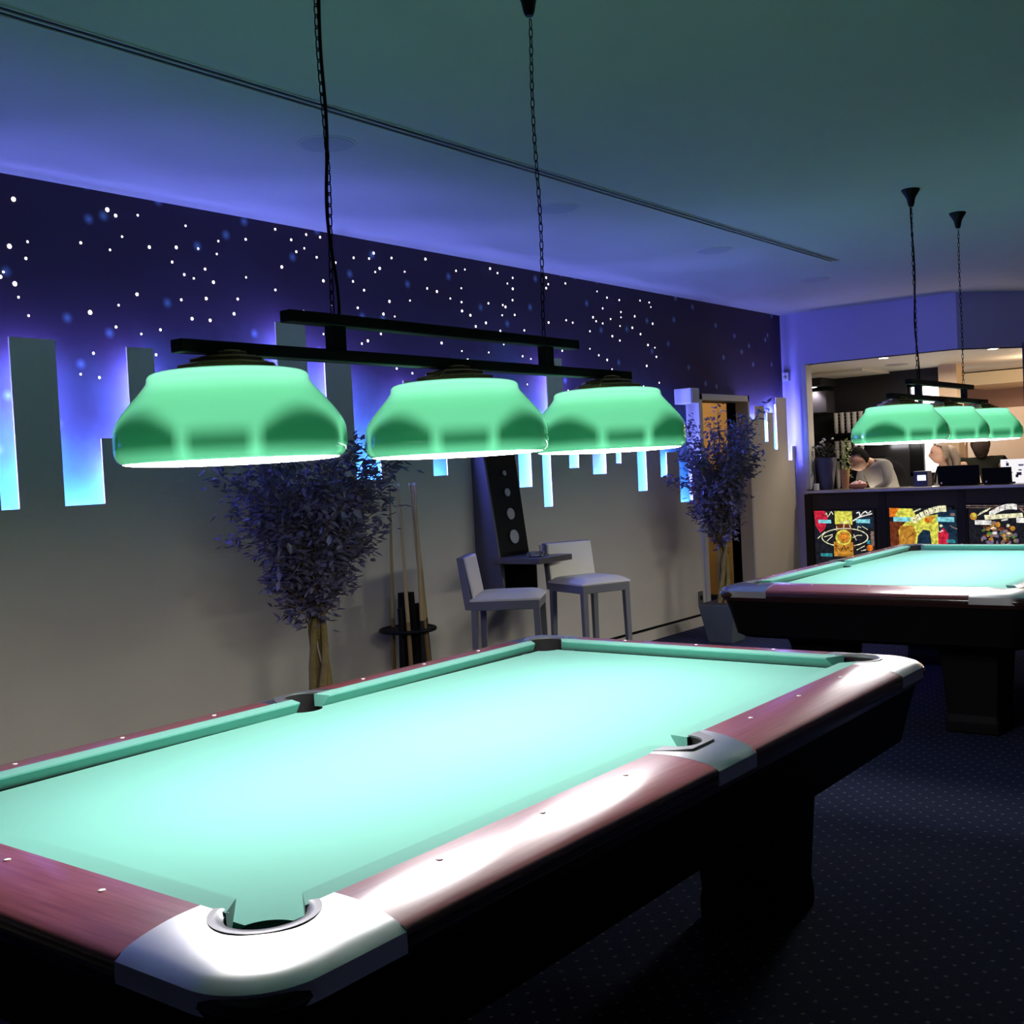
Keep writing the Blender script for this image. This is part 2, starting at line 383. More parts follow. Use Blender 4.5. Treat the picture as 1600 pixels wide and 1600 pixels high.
# ------------------------------------------------------------------ pool table
ZB, ZN, ZR = .763, .800, .802
PROF = [(.055, .802), (.08, .8018), (.10, .801), (.12, .7993), (.14, .7965), (.16, .7930), (.18, .7885), (.20, .7825), (.212, .7775), (.219, .772), (.221, .766)]
def zt(d):
    if d <= PROF[0][0]: return PROF[0][1]
    for (a, za), (b, zb) in zip(PROF, PROF[1:]):
        if d <= b and b > a: return za + (zb - za) * (d - a) / (b - a)
    return .766
HX, HY = 1.27, .635
def rail_long(b, x0, x1, sgn, x0o=None, x1o=None):
    x0o = x0 if x0o is None else x0o; x1o = x1 if x1o is None else x1o
    n = len(PROF); vs = []
    for j, (d, z) in enumerate(PROF):
        t = min(1, (d - .055) / .166)
        vs += [(x0 + (x0o - x0) * t, sgn * (HY + d), z), (x1 + (x1o - x1) * t, sgn * (HY + d), z)]
    vs += [(x0o, sgn * (HY + .216), .760), (x1o, sgn * (HY + .216), .760), (x0o, sgn * (HY + .20), .735), (x1o, sgn * (HY + .20), .735), (x0, sgn * (HY + .055), .735), (x1, sgn * (HY + .055), .735)]
    k = len(vs) // 2; fs = [((2 * i), 2 * i + 1, 2 * i + 3, 2 * i + 2) for i in range(k - 1)] + [(2 * k - 2, 2 * k - 1, 1, 0)]
    fs += [tuple(range(0, 2 * k, 2)), tuple(range(2 * k - 1, 0, -2))]
    if sgn > 0: fs = [f[::-1] for f in fs]
    b.add(vs, fs)
def to_short(b):  # turn a rail along x into one along y, moved out to HX
    b.v = [((y + (HX - HY) * (1 if y > 0 else -1)), -x, z) for x, y, z in b.v]; return b

def strip(b, inner, outer, M_=8, m=0):
    n = len(inner); vs = []; 
    for i in range(n):
        a = Vector(inner[i]); c = Vector(outer[i])
        for j in range(M_ + 1):
            t = j / M_; t = 1 - (1 - t) ** 1.6; p = a + (c - a) * t
            vs.append((p.x, p.y, None))
    return vs, n
def dist_out(x, y):   # offset from the nose rectangle with rounded outer corners
    R = .135; cx, cy = HX + .22 - R, HY + .22 - R
    ax, ay = abs(x), abs(y)
    if ax > cx and ay > cy: return .22 - R + math.hypot(ax - cx, ay - cy)
    return max(ax - HX, ay - HY)
def outer_pt(t):      # corner path in the (+,+) quadrant, t in 0..1 : from (1.18,.855) to (1.49,.545)
    R = .135; cx, cy = HX + .22 - R, HY + .22 - R; x0 = HX - .10; y0 = HY - .10
    l1 = cx - x0; l2 = R * PI / 2; l3 = cy - y0; s = t * (l1 + l2 + l3)
    if s < l1: return (x0 + s, cy + R)
    s -= l1
    if s < l2: a = PI / 2 - s / R; return (cx + R * math.cos(a), cy + R * math.sin(a))
    return (cx + R, cy - (s - l2))
PCX, PCY, PR = HX + .018, HY + .018, .066
def inner_pt(t, r=.075):
    x0 = HX - .10; y0 = HY - .10
    # along the wood line from the seam to the pocket, then round it
    a0 = math.radians(150); a1 = math.radians(-60)
    pA = (PCX + r * math.cos(a0), max(HY + .055, PCY + r * math.sin(a0))); pB = (PCX + r * math.cos(a1), PCY + r * math.sin(a1))
    if t < .18: u = t / .18; return (x0 + (PCX + r * math.cos(a0) - x0) * u, HY + .055 + (PCY + r * math.sin(a0) - HY - .055) * u)
    if t > .82: u = (t - .82) / .18; return (pB[0] + (HX + .055 - pB[0]) * u, pB[1] + (y0 - pB[1]) * u)
    u = (t - .18) / .64; a = a0 + (a1 - a0) * u; return (PCX + r * math.cos(a), PCY + r * math.sin(a))
def grid_piece(b, fin, fout, N=40, Mm=10, m=0, z_fn=None, z_low=.735, lift=0., flip=False):
    vs = []; 
    for i in range(N + 1):
        t = i / N; a = Vector(fin(t)); c = Vector(fout(t))
        for j in range(Mm + 1):
            s = j / Mm; p = a + (c - a) * s; vs.append((p.x, p.y, z_fn(p.x, p.y) + lift))
    K = Mm + 1; fs = [(i * K + j, i * K + j + 1, (i + 1) * K + j + 1, (i + 1) * K + j) for i in range(N) for j in range(Mm)]
    o = len(vs)
    for i in range(N + 1):
        a = fin(i / N); c = fout(i / N); vs.append((a[0], a[1], z_low)); vs.append((c[0], c[1], z_low))
    for i in range(N):
        fs.append((o + 2 * i, i * K, (i + 1) * K, o + 2 * i + 2)); fs.append((i * K + Mm, o + 2 * i + 1, o + 2 * i + 3, (i + 1) * K + Mm))
        fs.append((o + 2 * i + 1, o + 2 * i, o + 2 * i + 2, o + 2 * i + 3))
    for i in (0, N):
        f = [i * K + j for j in range(K)] + [o + 2 * i + 1, o + 2 * i]; fs.append(tuple(f))
    if flip: fs = [f[::-1] for f in fs]
    b.add(vs, fs, m)
    return b
def mirror(b, sx, sy):
    b.v = [(x * sx, y * sy, z) for x, y, z in b.v]
    if sx * sy < 0: b.f = [f[::-1] for f in b.f]
    return b
def fixn(o):
    bm = bmesh.new(); bm.from_mesh(o.data); bmesh.ops.remove_doubles(bm, verts=bm.verts, dist=1e-5); bmesh.ops.recalc_face_normals(bm, faces=bm.faces); bm.to_mesh(o.data); bm.free(); return o

def cushion(b, a_nose, c_nose, a_back, c_back):
    """prism from end a to end c; nose line y=0, back y=.055 (local: x along, y outwards)"""
    def sec(xn, xb): return [(xb, .055, .802), (xn, 0., ZN), (xn + (xb - xn) * .02, .001, ZN - .005), (xn + (xb - xn) * .5, .028, ZB - .001), (xb, .055, ZB - .001)]
    s1 = sec(a_nose, a_back); s2 = sec(c_nose, c_back); n = 5
    b.add(s1 + s2, [(i, (i + 1) % n, n + (i + 1) % n, n + i) for i in range(n)] + [tuple(range(n - 1, -1, -1)), tuple(range(n, 2 * n))]); return b

def pool_table(loc, label):
    t = thing('pool_table', label, 'pool table', loc)
    # cloth bed with pocket bites
    pts = []
    def arc(cx, cy, r, a0, a1, n=14): return [(cx + r * math.cos(math.radians(a0 + (a1 - a0) * i / n)), cy + r * math.sin(math.radians(a0 + (a1 - a0) * i / n))) for i in range(n + 1)]
    q = .04
    q1 = arc(PCX, PCY, PR, 262, 188)   # corner (+,+): from right side line to top line
    pts += q1                                      # (+,+)
    pts += arc(0, HY + .055, .062, -24, -156)      # side pocket (top)
    pts += [(-x, y) for x, y in q1[::-1]]          # (-,+)
    pts += [(-x, -y) for x, y in q1]
    pts += [(-x, -y) for x, y in arc(0, HY + .055, .062, -24, -156)]
    pts += [(x, -y) for x, y in q1[::-1]]
    # insert straight edges at HX+q / HY+q
    P = []
    for x, y in pts: P.append((max(-HX - q, min(HX + q, x)), max(-HY - q, min(HY + q, y))))
    bed = B().prism(P, ZB - .03, ZB); fixn(bed.obj('playing_cloth', m_cloth, t))
    # cushions
    cn, cb, sn, sb = .078, .035, .062, .048
    for sy in (1, -1):
        for sx in (1, -1):
            c = cushion(B(), sn, HX - cn, sb, HX - cb); c.v = [(sx * x, sy * (HY + y), z) for x, y, z in c.v]
            fixn(c.obj('cushion', m_cloth, t))
    for sx in (1, -1):
        c = cushion(B(), -HY + cn, HY - cn, -HY + cb, HY - cb); c.v = [(sx * (HX + y), x, z) for x, y, z in c.v]
        fixn(c.obj('cushion', m_cloth, t))
    # wooden rails
    for sy in (1, -1):
        for sx in (1, -1):
            b = B(); rail_long(b, .135 * sx, (HX - .10) * sx, sy, .10 * sx, (HX - .10) * sx)
            fixn(b.obj('rail', m_mahog, t, smooth=True))
    for sx in (1, -1):
        b = B(); rail_long(b, -HY + .10, HY - .10, 1); b.v = [(sx * (y - HY + HX), x, z) for x, y, z in b.v]
        o = b.obj('rail', m_mahog2, t, smooth=True); fixn(o)
    # castings, liners, pockets
    zf = lambda x, y: zt(dist_out(x, y))
    for sx in (1, -1):
        for sy in (1, -1):
            b = mirror(grid_piece(B(), inner_pt, outer_pt, z_fn=zf, lift=.0008), sx, sy)
            co = fixn(b.obj('corner_casting', m_cast, t, smooth=True))
            def lin_out(tt):
                r = .092; a = math.radians(158) + (math.radians(-68) - math.radians(158)) * tt; return (PCX + r * math.cos(a), PCY + r * math.sin(a))
            def lin_in(tt):
                r = .0665; a = math.radians(158) + (math.radians(-68) - math.radians(158)) * tt; return (PCX + r * math.cos(a), PCY + r * math.sin(a))
            b = mirror(grid_piece(B(), lin_in, lin_out, Mm=3, z_fn=lambda x, y: .8035 - .01 * max(0, (.074 - math.hypot(x - PCX, y - PCY)) / .012), z_low=.793), sx, sy)
            fixn(b.obj('pocket_liner', m_liner, t, smooth=True))
            b = B().lathe([(.0675, ZB - .004), (.066, .70), (.06, .64), (.0005, .63)], 24, (sx * PCX, sy * PCY, 0), caps=False)
            b.add(*ring_wall(sx * PCX, sy * PCY, .0675, ZB - .004, .798, math.atan2(sy, sx)))
            b.obj('pocket', m_void, t, smooth=True)
    for sy in (1, -1):
        def so(tt): x = .10 - .20 * tt; return (x, HY + .22)
        def si(tt):
            cx, cy, r = 0, HY + .060, .062
            if tt < .2: return (.135 - (.135 - .066) * tt / .2, HY + .055)
            if tt > .8: return (-.066 - (.135 - .066) * (tt - .8) / .2, HY + .055)
            u = (tt - .2) / .6; a = math.radians(0 + 180 * u); return (.066 * math.cos(a), HY + .055 + .066 * math.sin(a))
        b = mirror(grid_piece(B(), si, so, z_fn=zf, lift=.0008), 1, sy); fixn(b.obj('side_casting', m_cast, t, smooth=True))
        def lo(tt):
            k = [(.112, HY + .052), (.088, HY + .095), (.055, HY + .128), (-.055, HY + .128), (-.088, HY + .095), (-.112, HY + .052)]
            f = tt * 5; i = min(4, int(f)); u = f - i; return (k[i][0] + (k[i + 1][0] - k[i][0]) * u, k[i][1] + (k[i + 1][1] - k[i][1]) * u)
        def li(tt): a = math.radians(-4 + 188 * tt); return (.061 * math.cos(a), HY + .055 + .061 * math.sin(a))
        b = mirror(grid_piece(B(), li, lo, Mm=3, z_fn=lambda x, y: .8045, z_low=.797), 1, sy); fixn(b.obj('pocket_liner', m_liner, t, smooth=False))
        b = B().lathe([(.060, ZB - .004), (.058, .70), (.05, .64), (.0005, .63)], 24, (0, sy * (HY + .055), 0), caps=False)
        b.add(*ring_wall(0, sy * (HY + .055), .060, ZB - .004, .80, math.atan2(sy, 0)))
        b.obj('pocket', m_void, t, smooth=True)
    # sights
    def dot(x, y):
        B().lathe([(.0065, 0), (.0065, .0012), (.004, .0016)], 16).obj('sight', m_dot, t, loc=(x, y, zt(.1) + .0002))
    for k in (1, 2, 3):
        for sx in (1, -1):
            for sy in (1, -1): dot(sx * .3175 * k, sy * (HY + .10))
    for k in (-1, 0, 1):
        for sx in (1, -1): dot(sx * (HX + .10), .3175 * k)
    # trim bead and apron
    def rr(off, n=8):
        R = .10; cx, cy = HX + off - R, HY + off - R; L = []
        for qx, qy, a0 in ((1, 1, 0), (-1, 1, 90), (-1, -1, 180), (1, -1, 270)):
            for i in range(n + 1): a = math.radians(a0 + 90 * i / n); L.append((qx * cx + R * math.cos(a), qy * cy + R * math.sin(a)))
        return L
    def ringloft(b, secs):
        n = len(rr(.1)); vs = []
        for off, z in secs: vs += [(x, y, z) for x, y in rr(off)]
        b.add(vs, [(k * n + i, k * n + (i + 1) % n, (k + 1) * n + (i + 1) % n, (k + 1) * n + i) for k in range(len(secs) - 1) for i in range(n)]); return b
    fixn(ringloft(B(), [(.19, .764), (.214, .763), (.2185, .756), (.219, .745), (.2165, .735), (.210, .727), (.205, .715), (.18, .712), (.17, .72)]).obj('trim_bead', M_bead, t, smooth=True))
    fixn(ringloft(B(), [(.12, .72), (.195, .715), (.178, .65), (.150, .52), (.12, .50), (.05, .50), (.05, .735)]).obj('apron', m_black, t, smooth=True))
    for sx in (1, -1):
        for sy in (1, -1):
            b = B(); cx, cy = sx * .95, sy * .42
            lv = [(.50, .20, .17), (.42, .17, .15), (.10, .15, .13), (.06, .155, .135), (.0, .155, .135)]
            vs = []
            for z, ax, ay in lv: vs += [(cx - ax, cy - ay, z), (cx + ax, cy - ay, z), (cx + ax, cy + ay, z), (cx - ax, cy + ay, z)]
            fs = [(4 * k + i, 4 * k + (i + 1) % 4, 4 * k + 4 + (i + 1) % 4, 4 * k + 4 + i) for k in range(4) for i in range(4)] + [(0, 1, 2, 3), (16, 17, 18, 19)]
            b.add(vs, fs); fixn(b.obj('leg', m_black, t, bevel=.01))
    return t
def ring_wall(cx, cy, r, z0, z1, ang):
    vs = []; n = 14
    for i in range(n + 1):
        a = ang - math.radians(100) + math.radians(200) * i / n
        vs += [(cx + r * math.cos(a), cy + r * math.sin(a), z0), (cx + r * math.cos(a), cy + r * math.sin(a), z1)]
    return vs, [(2 * i, 2 * i + 2, 2 * i + 3, 2 * i + 1) for i in range(n)]
M_bead = M('dark_mahogany_bead', (.045, .018, .012), .22, coat=.8)
m_mahog2 = m_mahog.copy(); m_mahog2.name = 'mahogany_laminate_crosswise'
for n in m_mahog2.node_tree.nodes:
    if n.type == 'MAPPING': n.inputs['Scale'].default_value = (60, 2.5, 60)
table1 = pool_table((-1.27, 0, 0), 'nearest pool table with bright green cloth and mahogany rails under three lamps')
table2 = dup(table1, (3.49, .07, 0), label='far pool table with black apron standing in front of the bar')

# ------------------------------------------------------------------ table lamps
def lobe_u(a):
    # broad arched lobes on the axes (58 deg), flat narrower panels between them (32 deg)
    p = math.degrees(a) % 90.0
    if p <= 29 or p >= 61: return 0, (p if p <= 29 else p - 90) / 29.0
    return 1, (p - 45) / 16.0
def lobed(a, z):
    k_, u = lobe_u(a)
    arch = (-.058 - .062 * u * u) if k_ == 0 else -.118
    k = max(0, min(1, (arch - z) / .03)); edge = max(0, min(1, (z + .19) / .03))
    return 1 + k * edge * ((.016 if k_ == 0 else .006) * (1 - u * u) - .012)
def tint(a, z):  # moulded lobes deeper green, with the bulb's falloff painted in: paler top
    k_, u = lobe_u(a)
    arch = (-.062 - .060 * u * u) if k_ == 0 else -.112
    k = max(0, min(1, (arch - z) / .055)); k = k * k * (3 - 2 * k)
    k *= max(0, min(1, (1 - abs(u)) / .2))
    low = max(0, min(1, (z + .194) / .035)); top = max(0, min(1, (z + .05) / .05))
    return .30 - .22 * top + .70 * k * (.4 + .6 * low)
def smoothprof(P, n=5):
    out = []
    for i in range(len(P) - 1):
        p0 = P[max(i - 1, 0)]; p1 = P[i]; p2 = P[i + 1]; p3 = P[min(i + 2, len(P) - 1)]
        for k in range(n):
            t = k / n
            out.append(tuple(.5 * (2 * p1[j] + (p2[j] - p0[j]) * t + (2 * p0[j] - 5 * p1[j] + 4 * p2[j] - p3[j]) * t * t + (3 * p1[j] - p0[j] - 3 * p2[j] + p3[j]) * t ** 3) for j in (0, 1)))
    out.append(P[-1]); return out
SP = smoothprof([(.244, -.197), (.256, -.188), (.263, -.17), (.264, -.145), (.258, -.115), (.240, -.085), (.215, -.055), (.193, -.030), (.184, -.017), (.181, -.004), (.170, .004), (.14, .008), (.05, .010)])
def chain(b, x, z0, z1, mat=0):
    z = z0; k = 0; ll = .03
    while z < z1:
        pts = []
        for i in range(10):
            a = 2 * PI * i / 10; r1 = .006 * math.cos(a); r2 = ll * .62 * math.sin(a)
            sw = .006 * math.sin(z * 9); pts.append((x + sw + (r1 if k % 2 else 0), (0 if k % 2 else r1), z + r2))
        b.tube(pts, .0017, 5, mat, close=True); z += ll * .92; k += 1
def billiard_lamp(cx, cy, label):
    t = thing('billiard_lamp', label, 'lamp', (cx, cy, 0))
    lb = B().box(-.94, .94, -.02, .02, 1.795, 1.825).obj('lower_bar', m_blackmetal, t, bevel=.003)
    B().box(-.62, .62, -.02, .02, 1.885, 1.915).obj('upper_bar', m_blackmetal, t, bevel=.003)
    for x in (-.455, .455): B().box(x - .022, x + .022, -.015, .015, 1.825, 1.885).obj('post', m_blackmetal, t)
    for x in (-.455, .455):
        b = B(); chain(b, x, 1.93, H - .1); co = b.obj('chain', m_blackmetal, t)
        if x < 0:
            pts = [(x + .009 * math.sin(z * 14) + .004, .008 * math.cos(z * 11), z) for z in [1.915 + i * .03 for i in range(int((H - 2.0) / .03) + 1)]]
            B().tube(pts, .0045, 6).obj('cable', m_blackmetal, t)
        B().lathe(smoothprof([(.012, -.10), (.018, -.085), (.026, -.05), (.045, -.018), (.052, -.006), (.052, 0)]), 24).obj('canopy', m_blackmetal, t, smooth=True, loc=(x, 0, H))
    for x in (-.80, 0, .80):
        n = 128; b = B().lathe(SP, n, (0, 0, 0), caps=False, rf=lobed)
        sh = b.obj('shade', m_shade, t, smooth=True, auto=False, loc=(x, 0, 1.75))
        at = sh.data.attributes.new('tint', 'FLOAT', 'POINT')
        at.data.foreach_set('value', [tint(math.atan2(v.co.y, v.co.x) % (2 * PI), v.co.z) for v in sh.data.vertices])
        B().lathe([(.240, -.195), (.0005, -.195)][::-1], 48, caps=False, m=1).lathe([(.243 * math.sin(q_ * PI / 16), -.196 - .024 * math.cos(q_ * PI / 16)) for q_ in range(9)][::-1] if 0 else [(max(.0005, .243 * math.sin(q_ * PI / 16)), -.197 - .009 * math.cos(q_ * PI / 16)) for q_ in range(9)], 48, caps=False).obj('diffuser', [m_diff, m_lampwhite], sh)
        b = B()
        for r, z0, z1 in ((.116, .009, .022), (.087, .025, .037), (.048, .040, .052)):
            b.lathe([(r, z0), (r, z1)], 8, rf=None); b.lathe([(r - .014, z0 - .005), (r - .014, z1 + .004)], 8)
        b.v = [(px * math.cos(.39) - py * math.sin(.39), px * math.sin(.39) + py * math.cos(.39), pz) for px, py, pz in b.v]
        b.obj('brass_cap', m_brass, sh, bevel=.0015)
        light('bulb', 'POINT', (0, 0, -.075), L_BULB, (1, .96, .88), .035, parent=sh)
    return t
lamp1 = billiard_lamp(-1.245, 0, 'three-shade green glass lamp hanging over the nearest pool table')
lamp2 = billiard_lamp(3.48, .07, 'three-shade green glass lamp hanging over the far pool table')

# ------------------------------------------------------------------ stars (fibre ends in the mural wall)
STARS = [(-0.827, 2.905), (-0.326, 2.931), (-0.28, 2.908), (-0.148, 2.929), (0.149, 2.916), (-0.77, 2.712), (-0.488, 2.743), (-0.863, 2.679), (-0.784, 2.631), (-0.25, 2.805), (-0.325, 2.728), (-0.089, 2.771), (0.08, 2.791), (0.223, 2.802), (0.048, 2.709), (-0.901, 2.554), (-0.917, 2.53), (-0.848, 2.504), (-0.834, 2.442), (0.121, 2.65), (0.182, 2.636), (-0.182, 2.516), (-0.295, 2.45), (-0.46, 2.4), (-0.789, 2.358), (0.092, 2.512), (-0.318, 2.337), (0.155, 2.415), (-0.052, 2.341), (-0.171, 2.311), (-0.456, 2.196), (-0.088, 2.207), (-0.534, 2.088), (-0.431, 2.075), (0.557, 2.896), (0.363, 2.861), (0.347, 2.788), (0.544, 2.679), (0.261, 2.695), (0.313, 2.628), (0.257, 2.533), (0.475, 2.55), (0.443, 2.464), (0.275, 2.415), (0.781, 2.984), (1.022, 2.985), (0.9, 2.938), (1.135, 2.984), (0.935, 2.872), (1.001, 2.9), (1.097, 2.858), (0.815, 2.768), (1.253, 2.843), (1.142, 2.72), (0.756, 2.628), (1.197, 2.58), (0.967, 2.522), (1.594, 2.943), (1.55, 2.903), (1.412, 2.892), (1.759, 2.931), (2.092, 2.963), (1.643, 2.851), (1.599, 2.823), (1.878, 2.855), (1.395, 2.742), (1.489, 2.696), (2.094, 2.766), (2.193, 2.754), (1.717, 2.645), (1.916, 2.668), (2.331, 2.719), (1.424, 2.579), (1.655, 2.558), (1.76, 2.55), (1.118, 2.394), (1.621, 2.428), (1.498, 2.376), (1.443, 2.355), (2.214, 2.404), (2.408, 2.918), (2.505, 2.938), (2.793, 2.976), (2.878, 2.953), (3.059, 2.936), (2.991, 2.888), (3.053, 2.855), (2.456, 2.802), (2.45, 2.704), (2.753, 2.722), (3.044, 2.77), (2.923, 2.724), (2.954, 2.713), (2.451, 2.642), (2.541, 2.619), (2.909, 2.648), (3.061, 2.662), (2.713, 2.578), (2.595, 2.544), (2.878, 2.532), (3.171, 2.555), (3.488, 2.983), (3.512, 2.935), (3.481, 2.901), (3.745, 2.964), (3.491, 2.637), (3.733, 2.673), (3.823, 2.66), (4.2, 2.944), (4.346, 2.906), (4.537, 2.903), (4.273, 2.811), (4.555, 2.803), (4.553, 2.758), (4.122, 2.726), (4.165, 2.697), (4.387, 2.732), (4.262, 2.686), (4.53, 2.684), (4.065, 2.608), (4.402, 2.589), (4.517, 2.56), (4.878, 2.929), (5.032, 2.925), (5.057, 2.887), (4.777, 2.784), (4.728, 2.682), (5.076, 2.743), (4.86, 2.636), (4.977, 2.549), (5.094, 2.532), (5.115, 2.452), (4.94, 2.364), (3.864, 2.49), (3.657, 2.428), (4.052, 2.465), (4.181, 2.419), (4.305, 2.386), (4.16, 2.299), (4.373, 2.312), (5.143, 2.223), (4.87, 2.185), (2.427, 2.36), (2.729, 2.366), (2.486, 2.304), (2.91, 2.435), (3.135, 2.359), (3.237, 2.344), (3.175, 2.149), (3.014, 2.092), (3.714, 2.114), (1.752, 2.21), (1.901, 2.185)]
st = B().ball((0, 0, 0), (1, .35, 1), 10, 6).obj('star_light', EM('star_glow', (1, .93, .98), 6.0))
for i, (x, z) in enumerate(STARS):
    o = st if i == 0 else st.copy()
    if i: C.objects.link(o)
    r = rnd.choice((.0065, .008, .008, .010)); 
    if i in (0, 1, 7, 17, 23): r = .013
    o.location = (x, YW - .001, z); r *= .85; o.scale = (r, r, r)
    tag(o, 'tiny white point of light set in the dark painted sky wall', 'star light', 'fibre-optic stars in the night sky mural')

# ------------------------------------------------------------------ ceiling speakers
for i, (x, y, lab) in enumerate([(-.08, 1.67, 'round flush ceiling speaker nearest the camera, behind the first hanging chain'), (1.78, 1.71, 'round flush ceiling speaker beside the thin second chain'),
                                 (3.75, 1.72, 'round flush ceiling speaker left of the slot end'), (5.72, 1.79, 'round flush ceiling speaker farthest off near the bar wall')]):
    t = thing('ceiling_speaker', lab, 'speaker', (x, y, H), group='round speakers in the ceiling')
    B().lathe([(.13, -.004), (.135, -.001), (.135, 0)], 32).obj('rim', m_ceil, t)
    B().lathe([(.118, -.006), (.12, -.004)], 32).obj('grille', M('pale_grille', (.33, .33, .37), .7), t)

# ------------------------------------------------------------------ stools
def stool(loc, rz, label):
    t = thing('bar_stool', label, 'bar stool', loc, rz, 'upholstered bar stools at the wall table')   # faces +x locally
    W, D, Z = .19, .21, .72
    B().box(-D, D, -W, W, Z - .055, Z).obj('seat_frame', m_frame, t, bevel=.004)
    b = B(); n = 10; vs = []; 
    for i in range(n + 1):
        for j in range(n + 1):
            u = i / n * 2 - 1; v = j / n * 2 - 1
            e = (1 - u ** 6) * (1 - v ** 6); vs.append((u * (D + .004), v * (W + .004), Z + .012 + .034 * e ** .5))
    o_ = len(vs); vs += [(u * (D + .004), v * (W + .004), Z) for u, v in ((-1, -1), (1, -1), (1, 1), (-1, 1))]
    fs = [(i * (n + 1) + j, (i + 1) * (n + 1) + j, (i + 1) * (n + 1) + j + 1, i * (n + 1) + j + 1) for i in range(n) for j in range(n)]
    c00, c10, c11, c01 = 0, n * (n + 1), n * (n + 1) + n, n
    fs += [tuple([o_, o_ + 1] + [i * (n + 1) for i in range(n, -1, -1)]), tuple([o_ + 1, o_ + 2] + [n * (n + 1) + j for j in range(n, -1, -1)]),
           tuple([o_ + 2, o_ + 3] + [i * (n + 1) + n for i in range(0, n + 1)]), tuple([o_ + 3, o_] + [j for j in range(0, n + 1)]), (o_ + 3, o_ + 2, o_ + 1, o_)]
    b.add(vs, fs); s = fixn(b.obj('seat', m_cream, t, smooth=True))
    B().tube([(D + .005, -W, Z + .006), (D + .005, W, Z + .006)], .003, 6).obj('piping', m_white, s)
    b = B(); b.hexa([(-D - .035, -W, Z - .05), (-D + .015, -W, Z - .05), (-D + .015, W, Z - .05), (-D - .035, W, Z - .05)],
                    [(-D - .075, -W, Z + .27), (-D - .03, -W, Z + .27), (-D - .03, W, Z + .27), (-D - .075, W, Z + .27)])
    b.obj('backrest_frame', m_frame, t, bevel=.006)
    b = B(); b.hexa([(-D + .012, -W + .004, Z + .015), (-D + .028, -W + .004, Z + .015), (-D + .028, W - .004, Z + .015), (-D + .012, W - .004, Z + .015)],
                    [(-D - .034, -W + .004, Z + .268), (-D - .014, -W + .004, Z + .268), (-D - .014, W - .004, Z + .268), (-D - .034, W - .004, Z + .268)])
    b.obj('backrest', m_cream, t, bevel=.008)
    for sx in (-1, 1):
        for sy in (-1, 1):
            x, y = sx * (D - .02), sy * (W - .02); X, Y = x + sx * .012, y + sy * .006; r = .019; q = .014
            B().hexa([(X - q, Y - q, 0), (X + q, Y - q, 0), (X + q, Y + q, 0), (X - q, Y + q, 0)], [(x - r, y - r, Z - .05), (x + r, y - r, Z - .05), (x + r, y + r, Z - .05), (x - r, y + r, Z - .05)]).obj('leg', m_frame, t)
    for a in ((-D + .03, -W + .02, D - .03, -W + .02), (-D + .03, W - .02, D - .03, W - .02)): B().box(a[0], a[2], a[1] - .01, a[1] + .01, .24, .265).obj('footrest', m_frame, t)
    B().box(D - .015, D + .004, -W + .03, W - .03, .24, .265).obj('footrest', m_frame, t)
    return t
stool((1.80, 2.23, 0), math.radians(-60), 'cream padded bar stool on the left, seen side-on by the cue rack')
stool((2.69, 2.23, 0), math.radians(-112), 'cream padded bar stool on the right, its backrest facing us')

# ------------------------------------------------------------------ wall table with tapering back
wt = thing('wall_table', 'dark tapering wall fin with round discs and a small table slab between the stools', 'wall table', (2.32, YP, 0))
zb, ztp, db, dt = .68, 1.80, .235, .085
m_fin = M('dark_violet_grey_laminate', (.10, .10, .13), .35)
b = B().add([(0, 0, zb), (0, -db, zb), (0, -dt, ztp), (0, 0, ztp)], [(0, 1, 2, 3)]).add([(.02, 0, zb), (.02, -db, zb), (.02, -dt, ztp), (.02, 0, ztp)], [(3, 2, 1, 0)])
b.add([(0, -db, zb), (.02, -db, zb), (.02, -dt, ztp), (0, -dt, ztp)], [(0, 1, 2, 3)]).add([(0, 0, zb), (.02, 0, zb), (.02, -db, zb), (0, -db, zb)], [(0, 1, 2, 3)])
b.add([(0, 0, ztp), (.02, 0, ztp), (.02, -dt, ztp), (0, -dt, ztp)], [(3, 2, 1, 0)])
fixn(b.obj('side_panel', m_fin, wt))
def fy(z): return -(db + (dt - db) * (z - zb) / (ztp - zb))
b = B().hexa([(.02, fy(.86) + .02, .86), (.37, fy(.86) + .02, .86), (.37, 0, .86), (.02, 0, .86)], [(.02, fy(ztp) + .01, ztp), (.37, fy(ztp) + .01, ztp), (.37, 0, ztp), (.02, 0, ztp)])
fixn(b.obj('front_panel', m_black, wt))
for z, r in ((1.045, .048), (1.205, .040), (1.355, .028), (1.49, .018)):
    d = B().lathe([(r, -.004), (r, .004)], 28).obj('disc', M('brushed_disc', (.42, .41, .39), .5), wt, smooth=True)
    d.location = (.215, fy(z) + .008, z); d.rotation_euler = (PI / 2 - math.atan2(db - dt, ztp - zb), 0, 0)
B().box(-.02, .36, -.56, -.16, .875, .915).obj('table_top', M('dark_oak_veneer', (.10, .085, .08), .35, var=(8, .2)), wt, bevel=.004)
B().box(.31, .35, -.26, -.002, .66, .875).obj('support', m_black, wt)
ash = thing('ashtray', 'small cut-glass ashtray on the wall table', 'ashtray', (2.42, 2.47, .915))
B().lathe([(.05, 0), (.06, .01), (.063, .035), (.052, .035), (.045, .012), (.001, .010)], 8, caps=False).obj('dish', m_glass, ash)
gl = thing('drinking_glass', 'low clear tumbler beside the ashtray on the wall table', 'glass', (2.56, 2.50, .915))
B().lathe([(.001, 0), (.03, 0), (.034, .07), (.032, .07), (.028, .008), (.001, .008)], 20, caps=False).obj('tumbler', m_glass, gl, smooth=True)

